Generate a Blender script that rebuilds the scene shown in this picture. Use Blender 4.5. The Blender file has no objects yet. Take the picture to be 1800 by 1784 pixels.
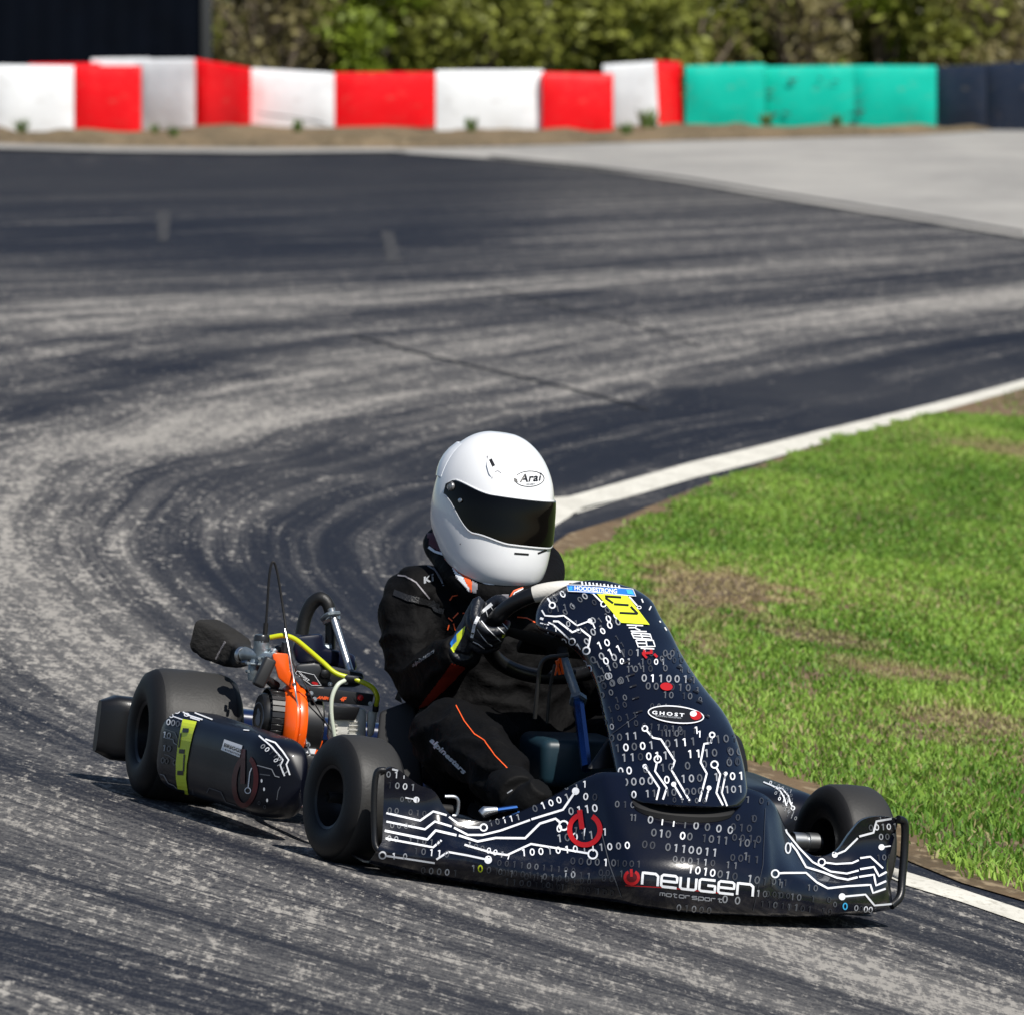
import bpy, bmesh, math, random
import numpy as np
from mathutils import Vector, Matrix, noise
from mathutils.bvhtree import BVHTree
random.seed(7)
rng = np.random.default_rng(11)
SC = bpy.context.scene
COL = SC.collection
R = math.radians

# ------------------------------------------------------------------ camera model
F, DIST, PITCH = 17907.0, 21.0, R(2.93)
CP, SP = math.cos(PITCH), math.sin(PITCH)
def ray(px, py):
    a, b = (px - 900) / F, -(py - 892) / F
    return Vector((a, CP + b * SP, -SP + b * CP))
d0 = ray(1060, 1560)
CAM = Vector((0, 0, -d0.z * DIST))
OW = CAM + d0 * DIST                                   # kart origin: ground under the front axle
a0 = d0.normalized(); r0 = a0.cross(Vector((0, 0, 1))).normalized(); u0 = r0.cross(a0)
Zl = (.1263 * r0 + .988 * u0 - .0872 * a0).normalized()
Xl = .952 * r0 - .096 * u0 + .2898 * a0
Xl = (Xl - Zl * Xl.dot(Zl)).normalized()
Yl = Zl.cross(Xl)
RK = Matrix((Xl, Yl, Zl)).transposed()
KM = Matrix.Translation(OW) @ RK.to_4x4()
RKT = RK.transposed()
CAML = RKT @ (CAM - OW)
def K(px, py, x=None, y=None, z=None):
    """kart frame point (x left, y back, z up) where the sight line meets a plane of the kart frame"""
    d = RKT @ ray(px, py)
    i, v = (0, x) if x is not None else (1, y) if y is not None else (2, z)
    return CAML + d * ((v - CAML[i]) / d[i])

# ------------------------------------------------------------------ ground height
SLX, SLY = -Zl.x / Zl.z, -Zl.y / Zl.z
def smooth(a, b, t):
    t = min(1, max(0, (t - a) / (b - a))); return t * t * (3 - 2 * t)
def gh(x, y):
    w = 1 - smooth(26, 75, y)
    return SLX * 14 * math.tanh((x - OW.x) / 14) * w + SLY * (y - OW.y) * w
def G(px, py):
    d = ray(px, py); z = 0.0
    for _ in range(60):
        t = (z - CAM.z) / d.z
        p = CAM + d * t
        z = z * .4 + gh(p.x, p.y) * .6
    return Vector((p.x, p.y, gh(p.x, p.y)))

# ------------------------------------------------------------------ materials
def srgb(r, g, b):
    f = lambda c: c / 12.92 if c <= .04045 else ((c + .055) / 1.055) ** 2.4
    return (f(r / 255), f(g / 255), f(b / 255))
MATS = {}
def mat(name, col, rough=.5, metal=0., spec=.5, coat=0., bump=0., bscale=80., vary=0., vscale=6., trans=0., sheen=0.):
    if name in MATS: return MATS[name]
    m = bpy.data.materials.new(name); m.use_nodes = True
    nt = m.node_tree; b = nt.nodes['Principled BSDF']
    b.inputs['Base Color'].default_value = (*col, 1)
    b.inputs['Roughness'].default_value = rough
    b.inputs['Metallic'].default_value = metal
    b.inputs['Specular IOR Level'].default_value = spec
    b.inputs['Coat Weight'].default_value = coat
    b.inputs['Coat Roughness'].default_value = .06
    b.inputs['Transmission Weight'].default_value = trans
    b.inputs['Sheen Weight'].default_value = sheen
    tc = None
    if bump or vary:
        tc = nt.nodes.new('ShaderNodeTexCoord')
    if bump:
        n = nt.nodes.new('ShaderNodeTexNoise'); n.inputs['Scale'].default_value = bscale; n.inputs['Detail'].default_value = 4
        bp = nt.nodes.new('ShaderNodeBump'); bp.inputs['Strength'].default_value = bump; bp.inputs['Distance'].default_value = .01
        nt.links.new(tc.outputs['Object'], n.inputs['Vector']); nt.links.new(n.outputs['Fac'], bp.inputs['Height'])
        nt.links.new(bp.outputs['Normal'], b.inputs['Normal'])
    if vary:
        n = nt.nodes.new('ShaderNodeTexNoise'); n.inputs['Scale'].default_value = vscale; n.inputs['Detail'].default_value = 5
        mx = nt.nodes.new('ShaderNodeMix'); mx.data_type = 'RGBA'
        rp = nt.nodes.new('ShaderNodeMapRange'); rp.inputs[1].default_value = .35; rp.inputs[2].default_value = .7
        mx.inputs[6].default_value = (*col, 1)
        mx.inputs[7].default_value = (*[min(1, c * (1 - vary)) for c in col], 1)
        nt.links.new(tc.outputs['Object'], n.inputs['Vector']); nt.links.new(n.outputs['Fac'], rp.inputs[0])
        nt.links.new(rp.outputs[0], mx.inputs[0]); nt.links.new(mx.outputs[2], b.inputs['Base Color'])
        rr = nt.nodes.new('ShaderNodeMapRange'); rr.inputs[3].default_value = rough; rr.inputs[4].default_value = min(1, rough + .15)
        nt.links.new(n.outputs['Fac'], rr.inputs[0]); nt.links.new(rr.outputs[0], b.inputs['Roughness'])
    MATS[name] = m
    return m

NAVY = mat('navy_vinyl', (.0016, .0026, .0095), .17, coat=.5, spec=.4, vary=.4, vscale=9)
def road_dirt(m):
    # dust thrown up along the lower edge and fine scratches in the vinyl
    nt = m.node_tree; b = nt.nodes['Principled BSDF']; tc = nt.nodes.new('ShaderNodeTexCoord')
    sx = nt.nodes.new('ShaderNodeSeparateXYZ'); nt.links.new(tc.outputs['Object'], sx.inputs[0])
    n = nt.nodes.new('ShaderNodeTexNoise'); n.inputs['Scale'].default_value = 22; n.inputs['Detail'].default_value = 6; n.inputs['Roughness'].default_value = .7
    nt.links.new(tc.outputs['Object'], n.inputs['Vector'])
    h = nt.nodes.new('ShaderNodeMapRange'); h.inputs[1].default_value = .12; h.inputs[2].default_value = .02; nt.links.new(sx.outputs[2], h.inputs[0])
    r = nt.nodes.new('ShaderNodeMapRange'); r.inputs[1].default_value = .48; r.inputs[2].default_value = .75; r.inputs[4].default_value = .55; nt.links.new(n.outputs['Fac'], r.inputs[0])
    mu = nt.nodes.new('ShaderNodeMath'); mu.operation = 'MULTIPLY'; nt.links.new(h.outputs[0], mu.inputs[0]); nt.links.new(r.outputs[0], mu.inputs[1])
    mx = nt.nodes.new('ShaderNodeMix'); mx.data_type = 'RGBA'; mx.inputs[7].default_value = (.075, .068, .06, 1)
    nt.links.new(b.inputs['Base Color'].links[0].from_socket, mx.inputs[6]); nt.links.new(mu.outputs[0], mx.inputs[0]); nt.links.new(mx.outputs[2], b.inputs['Base Color'])
    mp = nt.nodes.new('ShaderNodeMapping'); mp.inputs['Scale'].default_value = (40, 900, 500); mp.inputs['Rotation'].default_value = (.3, .5, .2); nt.links.new(tc.outputs['Object'], mp.inputs['Vector'])
    w = nt.nodes.new('ShaderNodeTexNoise'); w.inputs['Scale'].default_value = 1; nt.links.new(mp.outputs[0], w.inputs['Vector'])
    bp = nt.nodes.new('ShaderNodeBump'); bp.inputs['Strength'].default_value = .10; bp.inputs['Distance'].default_value = .002; nt.links.new(w.outputs['Fac'], bp.inputs['Height'])
    n2 = nt.nodes.new('ShaderNodeTexNoise'); n2.inputs['Scale'].default_value = 7; nt.links.new(tc.outputs['Object'], n2.inputs['Vector'])
    b2 = nt.nodes.new('ShaderNodeBump'); b2.inputs['Strength'].default_value = .25; b2.inputs['Distance'].default_value = .012; nt.links.new(n2.outputs['Fac'], b2.inputs['Height']); nt.links.new(bp.outputs[0], b2.inputs['Normal']); nt.links.new(b2.outputs[0], b.inputs['Normal'])
road_dirt(NAVY)
NAVY.node_tree.nodes['Principled BSDF'].inputs['Coat IOR'].default_value = 1.5
D_WHITE = mat('print_white', (.74, .76, .8), .35)
D_LIGHT = mat('print_light', (.26, .275, .30), .4)
D_MID = mat('print_mid', (.075, .082, .095), .4)
D_DIM = mat('print_dim', (.025, .028, .036), .35)
D_RED = mat('print_red', (.40, .008, .010), .4)
D_DRED = mat('print_dark_red', (.075, .002, .003), .4)
D_YEL = mat('print_yellow', (.66, .78, .03), .4)
D_BLK = mat('print_black', (.006, .006, .008), .4)
D_BLUE = mat('print_blue', (.02, .17, .6), .4)
D_CYAN = mat('print_cyan', (.05, .42, .75), .4)
D_ORA = mat('print_orange', (.85, .11, .02), .5)
D_GREY = mat('print_grey', (.22, .21, .23), .6)
DEC = [D_WHITE, D_LIGHT, D_MID, D_DIM, D_RED, D_DRED, D_YEL, D_BLK, D_BLUE, D_CYAN, D_ORA, D_GREY]
W_, L_, M_, I_, RD, DR, YE, BK, BL, CY, OR, GY = range(1, 13)      # slot numbers after the base material

BLACKP = mat('black_plastic', (.006, .006, .007), .35, bump=.05, bscale=300)
MATTE = mat('matte_black', (.004, .004, .005), .65)
RUBBER = mat('tyre_rubber', (.009, .009, .010), .5, spec=.3, bump=.06, bscale=180, vary=.3, vscale=9)
TREAD = mat('tyre_tread', (.030, .0295, .029), .48, spec=.35, bump=.08, bscale=150, vary=.25, vscale=9)
RIM = mat('black_rim', (.014, .014, .016), .3, metal=.4)
STEEL = mat('bright_steel', (.62, .64, .66), .28, metal=1., vary=.3, vscale=40)
ALLOY = mat('cast_alloy', (.36, .42, .46), .38, metal=.85, bump=.15, bscale=120, vary=.4, vscale=30)
BLOCK = mat('engine_block_silver', (.72, .71, .66), .5, metal=.2, bump=.1, bscale=90)
ORANGE = mat('orange_enamel', (.86, .105, .006), .3, coat=.3)
BLUEAN = mat('blue_anodised', (.03, .10, .32), .25, metal=.9)
FUEL = mat('fuel_hose_yellow', (.5, .55, .01), .25, spec=.6)
CLEARH = mat('milky_hose', (.55, .6, .5), .3)
TANK = mat('teal_tank', (.009, .030, .045), .35, vary=.3, vscale=12)
SUIT = mat('suit_black', (.0028, .0027, .0031), .68, spec=.12, bump=.7, bscale=34, vary=.4, vscale=14)
REDSUIT = mat('suit_red_panel', (.16, .012, .004), .85, spec=.15)
GLOVE = mat('glove_navy', (.006, .008, .014), .45, bump=.2, bscale=150)
WHITEP = mat('helmet_white', (.82, .83, .85), .16, coat=.5)
VISOR = mat('visor_black', (.0015, .0012, .0012), .05, spec=.22)
GRIPW = mat('wheel_white', (.62, .6, .55), .55, bump=.1, bscale=200)
FOAM = mat('filter_cloth', (.006, .0055, .0055), .85, bump=.5, bscale=60)

# ------------------------------------------------------------------ mesh builder
class MB:
    def __init__(s): s.v, s.f, s.m = [], [], []
    def add(s, vs, fs, m=0):
        o = len(s.v); s.v += [Vector(v) for v in vs]
        for f in fs:
            s.f.append(tuple(i + o for i in f)); s.m.append(m)
    def grid(s, P, m=0, close_u=False, close_v=False, flip=False):
        nu, nv = len(P), len(P[0]); vs = [p for row in P for p in row]; fs = []
        for i in range(nu if close_u else nu - 1):
            for j in range(nv if close_v else nv - 1):
                a, b = i * nv + j, ((i + 1) % nu) * nv + j
                c, d = ((i + 1) % nu) * nv + (j + 1) % nv, i * nv + (j + 1) % nv
                fs.append((a, d, c, b) if flip else (a, b, c, d))
        s.add(vs, fs, m)
    def shell(s, P, th, m=0, toward=None):
        """sheet with thickness: outer grid, inner grid moved th inward, closed rim"""
        nu, nv = len(P), len(P[0]); N = [[None] * nv for _ in range(nu)]
        for i in range(nu):
            for j in range(nv):
                a = Vector(P[min(i + 1, nu - 1)][j]) - Vector(P[max(i - 1, 0)][j])
                b = Vector(P[i][min(j + 1, nv - 1)]) - Vector(P[i][max(j - 1, 0)])
                n = a.cross(b)
                n = n.normalized() if n.length > 1e-12 else Vector((0, 0, 1))
                N[i][j] = n
        sg = 1
        if toward is not None:
            i, j = nu // 2, nv // 2
            sg = 1 if N[i][j].dot(Vector(toward)) > 0 else -1
        Q = [[Vector(P[i][j]) - N[i][j] * th * sg for j in range(nv)] for i in range(nu)]
        s.grid(P, m, flip=sg < 0); s.grid(Q, m, flip=sg > 0)
        loop = [(0, j) for j in range(nv)] + [(i, nv - 1) for i in range(1, nu)] + [(nu - 1, j) for j in range(nv - 2, -1, -1)] + [(i, 0) for i in range(nu - 2, 0, -1)]
        A = [P[i][j] for i, j in loop]; B = [Q[i][j] for i, j in loop]
        s.grid([A, B], m, close_v=True, flip=sg < 0)
    def tube(s, pts, r, seg=12, m=0, smooth_n=0, flat=1., caps=True, up=None, closed=False):
        pts = [Vector(p) for p in pts]
        rs = list(r) if isinstance(r, (list, tuple)) else [r] * len(pts)
        if smooth_n:
            pts, rs = crspline(pts, rs, smooth_n, closed)
        n = len(pts); P = []; prev = None
        for i, p in enumerate(pts):
            if closed: t = pts[(i + 1) % n] - pts[i - 1]
            else: t = pts[min(i + 1, n - 1)] - pts[max(i - 1, 0)]
            t.normalize()
            if prev is None:
                a = Vector(up) if up is not None else (Vector((0, 0, 1)) if abs(t.z) < .9 else Vector((1, 0, 0)))
            else: a = prev
            a = (a - t * a.dot(t)).normalized(); prev = a; b = t.cross(a)
            P.append([p + (a * math.cos(q) * rs[i] * flat + b * math.sin(q) * rs[i]) for q in [2 * math.pi * k / seg for k in range(seg)]])
        s.grid(P, m, close_v=True, close_u=closed, flip=True)
        if caps and not closed:
            for row, fl in ((P[0], False), (P[-1], True)):
                s.add(row, [tuple(range(seg)) if not fl else tuple(reversed(range(seg)))], m)
    def lathe(s, prof, org, axis, seg=32, m=0):
        """prof: list of (radius, distance along axis)"""
        ax = Vector(axis).normalized(); a = Vector((0, 0, 1)) if abs(ax.z) < .9 else Vector((1, 0, 0))
        a = (a - ax * a.dot(ax)).normalized(); b = ax.cross(a); org = Vector(org)
        P = [[org + ax * h + (a * math.cos(q) + b * math.sin(q)) * max(rr, 1e-5) for q in [2 * math.pi * k / seg for k in range(seg)]] for rr, h in prof]
        s.grid(P, m, close_v=True, flip=True)
    def box(s, c, size, rot=None, bev=.006, m=0, taper=1.0, seg=2):
        bm = bmesh.new(); bmesh.ops.create_cube(bm, size=1)
        for v in bm.verts:
            k = taper if v.co.z > 0 else 1
            v.co = Vector((v.co.x * size[0] * k, v.co.y * size[1] * k, v.co.z * size[2]))
        if bev: bmesh.ops.bevel(bm, geom=bm.edges[:], offset=bev, segments=seg, profile=.5, affect='EDGES')
        M = rot.to_3x3() if rot is not None else Matrix.Identity(3)
        bm.verts.index_update()
        s.add([M @ v.co + Vector(c) for v in bm.verts], [tuple(v.index for v in f.verts) for f in bm.faces], m)
        bm.free()
    def hull8(s, front, back, m=0, bev=.004):
        """box between two quads (same order), bevelled"""
        bm = bmesh.new(); n = len(front)
        A = [bm.verts.new(Vector(p)) for p in front]; B = [bm.verts.new(Vector(p)) for p in back]
        bm.faces.new(A); bm.faces.new(list(reversed(B)))
        for i in range(n): bm.faces.new((A[i - 1], B[i - 1], B[i], A[i]))
        bmesh.ops.recalc_face_normals(bm, faces=bm.faces[:])
        if bev: bmesh.ops.bevel(bm, geom=bm.edges[:], offset=bev, segments=2, profile=.5, affect='EDGES')
        bm.verts.index_update()
        s.add([v.co.copy() for v in bm.verts], [tuple(v.index for v in f.verts) for f in bm.faces], m)
        bm.free()
    def bvh(s): return BVHTree.FromPolygons(s.v, s.f)
    def build(s, name, mats, parent=None, world=None, sharp=40, flat=False):
        me = bpy.data.meshes.new(name)
        me.from_pydata([tuple(v) for v in s.v], [], s.f)
        for mm in (mats if isinstance(mats, (list, tuple)) else [mats]): me.materials.append(mm)
        me.polygons.foreach_set('material_index', s.m)
        if not flat:
            me.polygons.foreach_set('use_smooth', [True] * len(s.f))
            me.set_sharp_from_angle(angle=R(sharp))
        me.update()
        o = bpy.data.objects.new(name, me); COL.objects.link(o)
        if parent is not None: o.parent = parent
        if world is not None: o.matrix_world = world
        return o

def crspline(pts, rs, n, closed=False):
    P, Q = [], []; N = len(pts)
    for i in range(N if closed else N - 1):
        if closed: a, b, c, d = [pts[(i + k) % N] for k in (-1, 0, 1, 2)]; ra, rb = rs[i], rs[(i + 1) % N]
        else:
            b, c = pts[i], pts[i + 1]; a = pts[i - 1] if i else b * 2 - c; d = pts[i + 2] if i + 2 < N else c * 2 - b; ra, rb = rs[i], rs[i + 1]
        for k in range(n):
            t = k / n
            P.append(.5 * ((2 * b) + (c - a) * t + (2 * a - 5 * b + 4 * c - d) * t * t + (3 * b - a - 3 * c + d) * t ** 3))
            e = t * t * (3 - 2 * t); Q.append(ra * (1 - e) + rb * e)
    if not closed: P.append(pts[-1].copy()); Q.append(rs[-1])
    return P, Q

def tag(o, label=None, cat=None, group=None, kind=None):
    if label: o['label'] = label
    if cat: o['category'] = cat
    if group: o['group'] = group
    if kind: o['kind'] = kind
    return o
def structure(o): o['kind'] = 'structure'; return o

# ------------------------------------------------------------------ prints on a surface
class Print:
    """flat print laid on a part's own surface (kart frame), merged into that part's mesh"""
    def __init__(s, mb, off=.0012, bvh=None, maxjump=.05):
        s.mb, s.t, s.off, s.mj = mb, (bvh or mb.bvh()), off, maxjump
    def P(s, x, y, off=None):
        h, n, i, d = s.t.ray_cast(CAML, RKT @ ray(x, y).normalized())
        if h is None: return None
        if n.dot(CAML - h) < 0: n = -n
        return h + n * (s.off if off is None else off)
    def quad(s, q, m, off=None):
        p = [s.P(x, y, off) for x, y in q]
        if any(k is None for k in p): return
        if max((p[i] - p[i - 1]).length for i in range(len(p))) > s.mj: return
        s.mb.add(p, [tuple(reversed(range(len(p))))], m)
    def ribbon(s, pts, w, m, closed=False, step=5., off=None):
        if closed: pts = list(pts) + [pts[0]]
        Q = []
        for (ax, ay), (bx, by) in zip(pts, pts[1:]):
            n = max(1, int(math.hypot(bx - ax, by - ay) / step))
            Q += [(ax + (bx - ax) * k / n, ay + (by - ay) * k / n) for k in range(n)]
        Q.append(pts[-1]); E = []
        for i, (x, y) in enumerate(Q):
            a = Q[i - 1] if i else (Q[-2] if closed else Q[0]); b = Q[i + 1] if i + 1 < len(Q) else (Q[1] if closed else Q[-1])
            if i == 0 and not closed: a = Q[0]
            tx, ty = b[0] - a[0], b[1] - a[1]; l = math.hypot(tx, ty) or 1
            E.append((-ty / l * w / 2, tx / l * w / 2))
        for i in range(len(Q) - 1):
            (x, y), (x2, y2) = Q[i], Q[i + 1]; (nx, ny), (mx, my) = E[i], E[i + 1]
            s.quad([(x + nx, y + ny), (x2 + mx, y2 + my), (x2 - mx, y2 - my), (x - nx, y - ny)], m, off)
    def ring(s, c, rx, ry, w, m, rot=0, n=14, a0=0, a1=360, off=None):
        ca, sa = math.cos(R(rot)), math.sin(R(rot)); full = a1 - a0 >= 360
        pt = lambda q, dx: ((rx + dx) * math.cos(q), (ry + dx) * math.sin(q))
        for k in range(n):
            qs = [R(a0 + (a1 - a0) * k / n), R(a0 + (a1 - a0) * (k + 1) / n)]
            q4 = [pt(qs[0], w / 2), pt(qs[1], w / 2), pt(qs[1], -w / 2), pt(qs[0], -w / 2)]
            s.quad([(c[0] + x * ca - y * sa, c[1] + x * sa + y * ca) for x, y in q4], m, off)
    def disc(s, c, rx, m, ry=None, rot=0, n=14, off=None):
        ry = ry or rx; ca, sa = math.cos(R(rot)), math.sin(R(rot)); rings = 1 if rx < 9 else 4
        for j in range(rings):
            f0, f1 = j / rings, (j + 1) / rings
            for k in range(n):
                q0, q1 = 2 * math.pi * k / n, 2 * math.pi * (k + 1) / n
                q4 = [(rx * f1 * math.cos(q0), ry * f1 * math.sin(q0)), (rx * f1 * math.cos(q1), ry * f1 * math.sin(q1))]
                q4 += [(rx * f0 * math.cos(q1), ry * f0 * math.sin(q1)), (rx * f0 * math.cos(q0), ry * f0 * math.sin(q0))] if f0 else [(0, 0)]
                s.quad([(c[0] + x * ca - y * sa, c[1] + x * sa + y * ca) for x, y in q4], m, off)
    def patch(s, q, m, nu=8, nv=8, off=None):
        """bilinear quad filled with a grid"""
        (a, b, c, d) = q
        f = lambda u, v: tuple((a[k] * (1 - u) + b[k] * u) * (1 - v) + (d[k] * (1 - u) + c[k] * u) * v for k in (0, 1))
        for i in range(nu):
            for j in range(nv):
                s.quad([f(i / nu, j / nv), f((i + 1) / nu, j / nv), f((i + 1) / nu, (j + 1) / nv), f(i / nu, (j + 1) / nv)], m, off)
    def digit(s, ch, c, h, m, rot=0, w=None, lw=None):
        h *= 1.08; w = w or h * .70; lw = lw or h * .17
        ca, sa = math.cos(R(rot)), math.sin(R(rot))
        T = lambda x, y: (c[0] + x * ca - y * sa, c[1] + x * sa + y * ca)
        if ch == '0': s.ring(c, (w - lw) / 2, (h - lw) / 2, lw, m, rot, 12)
        elif ch == '1':
            s.ribbon([T(w * .1, -h / 2), T(w * .1, h / 2)], lw, m)
            s.ribbon([T(-w * .25, -h * .3), T(w * .02, -h * .43)], lw, m)
    def row(s, txt, start, d, h, m, rot=None, **k):
        """m: one slot, or a string of tones per character: w l m d"""
        ang = math.degrees(math.atan2(d[1], d[0])) if rot is None else rot
        for i, ch in enumerate(txt):
            if ch == ' ': continue
            mm = m if isinstance(m, int) else {'w': W_, 'l': L_, 'm': M_, 'd': I_, ' ': M_}[m[i % len(m)]]
            s.digit(ch, (start[0] + d[0] * i, start[1] + d[1] * i), h, mm, ang, **k)
    def fill(s, poly, d, rows, h, tones, seed, p_gap=.25, **k):
        """random rows of digits inside a polygon; d = step along a row, rows = step between rows"""
        rn = random.Random(seed)
        xs = [p[0] for p in poly]; ys = [p[1] for p in poly]; cx, cy = sum(xs) / len(xs), sum(ys) / len(ys)
        ang = math.degrees(math.atan2(d[1], d[0]))
        for j in range(-30, 31):
            tone = rn.choice(tones); off = rn.random(); run = 0
            for i in range(-40, 41):
                if run <= 0:
                    tone = rn.choice(tones); run = rn.randint(1, 5)
                    gap = rn.random() < p_gap
                run -= 1
                x, y = cx + d[0] * (i + off) + rows[0] * j, cy + d[1] * (i + off) + rows[1] * j
                ch = rn.choice('001011')
                if gap or not inside(poly, x, y): continue
                s.digit(ch, (x, y), h * rn.uniform(.94, 1.06), tone, ang, **k)
    def trace(s, pts, w=4., m=W_, start=None, end=None, r=6.):
        """circuit line with an open ('o') or filled ('d') end"""
        pts = [tuple(p) for p in pts]; q = list(pts)
        for kind, idx, nb in ((start, 0, 1), (end, -1, -2)):
            if kind == 'o':
                c, n = pts[idx], pts[nb]; l = math.hypot(n[0] - c[0], n[1] - c[1]) or 1
                q[idx] = (c[0] + (n[0] - c[0]) / l * r, c[1] + (n[1] - c[1]) / l * r)
                s.ring(c, r, r, w * .8, m, n=14)
            elif kind == 'd': s.disc(pts[idx], r, m)
        s.ribbon(q, w, m)
    def text(s, body, org, ex, ey, m, off=None, bold=.02, spacing=1.0, shear=0., maxedge=.25):
        """letters; ex, ey = picture vectors of one em along and up the line"""
        cu = bpy.data.curves.new('letters', 'FONT'); cu.body = body; cu.offset = bold; cu.space_character = spacing; cu.shear = shear; cu.resolution_u = 3
        ob = bpy.data.objects.new('letters', cu); COL.objects.link(ob)
        dg = bpy.context.evaluated_depsgraph_get(); dg.update()
        me = bpy.data.meshes.new_from_object(ob.evaluated_get(dg))
        bpy.data.objects.remove(ob); bpy.data.curves.remove(cu)
        vs = [(v.co.x, v.co.y) for v in me.vertices]; fs = [tuple(p.vertices) for p in me.polygons]
        bpy.data.meshes.remove(me)
        pr = {}
        def pt(i):
            if i not in pr:
                x, y = vs[i]; pr[i] = s.P(org[0] + ex[0] * x + ey[0] * y, org[1] + ex[1] * x + ey[1] * y, off)
            return pr[i]
        for f in fs:
            p = [pt(i) for i in f]
            if any(k is None for k in p) or max((p[i] - p[i - 1]).length for i in range(len(p))) > s.mj: continue
            n = (p[1] - p[0]).cross(p[2] - p[0])
            s.mb.add(p if n.dot(CAML - p[0]) > 0 else list(reversed(p)), [tuple(range(len(p)))], m)

def inside(poly, x, y):
    c = False
    for i in range(len(poly)):
        (x1, y1), (x2, y2) = poly[i - 1], poly[i]
        if (y1 > y) != (y2 > y) and x < (x2 - x1) * (y - y1) / (y2 - y1) + x1: c = not c
    return c

# ================================================================== camera, sun, sky
cam = bpy.data.cameras.new('camera'); co = bpy.data.objects.new('camera', cam); COL.objects.link(co)
co.location = CAM; co.rotation_euler = (R(90) - PITCH, 0, 0)
cam.sensor_fit = 'HORIZONTAL'; cam.sensor_width = 36; cam.lens = F / 1800 * 36
cam.clip_start = .5; cam.clip_end = 3000
cam.dof.use_dof = True; cam.dof.focus_distance = 20.9; cam.dof.aperture_fstop = 16
SC.camera = co
SUN = Vector((.375, -.495, .785)).normalized()
sl = bpy.data.lights.new('sun', 'SUN'); sl.energy = 5.0; sl.angle = R(.5); sl.color = (1, .955, .88)
so = bpy.data.objects.new('sun', sl); COL.objects.link(so); so.rotation_euler = SUN.to_track_quat('Z', 'Y').to_euler()
wd = bpy.data.worlds.new('World'); SC.world = wd; wd.use_nodes = True
nt = wd.node_tree; bg = nt.nodes['Background']; sky = nt.nodes.new('ShaderNodeTexSky')
sky.sky_type = 'NISHITA'; sky.sun_disc = False
sky.sun_elevation = math.asin(SUN.z); sky.sun_rotation = math.atan2(SUN.x, SUN.y); sky.air_density = 1.0; sky.dust_density = .4; sky.ozone_density = 1.5
nt.links.new(sky.outputs[0], bg.inputs[0]); bg.inputs[1].default_value = .068
SC.view_settings.view_transform = 'Standard'; SC.view_settings.look = 'None'; SC.view_settings.exposure = .2; SC.view_settings.gamma = 1
SC.cycles.use_denoising = True; SC.cycles.max_bounces = 6

# ================================================================== ground sheets
def sheet(name, poly, mt, lift, step_y, step_x=1.0, zfun=None, uvf=None):
    """flat polygon (world xy) cut into cells and laid on the ground"""
    bm = bmesh.new(); vs = [bm.verts.new((p[0], p[1], 0)) for p in poly]
    es = [bm.edges.new((vs[i - 1], vs[i])) for i in range(len(vs))]
    bmesh.ops.triangle_fill(bm, edges=es, use_beauty=True, use_dissolve=False)
    ys = [p[1] for p in poly]; xs = [p[0] for p in poly]
    y = min(ys)
    while y < max(ys):
        y += step_y if callable(step_y) is False else step_y(y)
        bmesh.ops.bisect_plane(bm, geom=bm.verts[:] + bm.edges[:] + bm.faces[:], plane_co=(0, y, 0), plane_no=(0, 1, 0))
    if step_x:
        x = min(xs)
        while x < max(xs):
            x += step_x
            bmesh.ops.bisect_plane(bm, geom=bm.verts[:] + bm.edges[:] + bm.faces[:], plane_co=(x, 0, 0), plane_no=(1, 0, 0))
    for v in bm.verts: v.co.z = gh(v.co.x, v.co.y) + lift + (zfun(v.co.x, v.co.y) if zfun else 0)
    for f in bm.faces:
        f.smooth = True
    bmesh.ops.recalc_face_normals(bm, faces=bm.faces[:])
    if bm.faces and sum(f.normal.z for f in bm.faces) < 0: bmesh.ops.reverse_faces(bm, faces=bm.faces[:])
    if uvf:
        uvl = bm.loops.layers.uv.new('track')
        for f in bm.faces:
            for l in f.loops: l[uvl].uv = uvf(l.vert.co.x, l.vert.co.y)
    me = bpy.data.meshes.new(name); bm.to_mesh(me); bm.free(); me.materials.append(mt)
    o = bpy.data.objects.new(name, me); COL.objects.link(o)
    return o
GX = lambda pts: [(lambda g: (g.x, g.y))(G(*p)) for p in pts]

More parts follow.
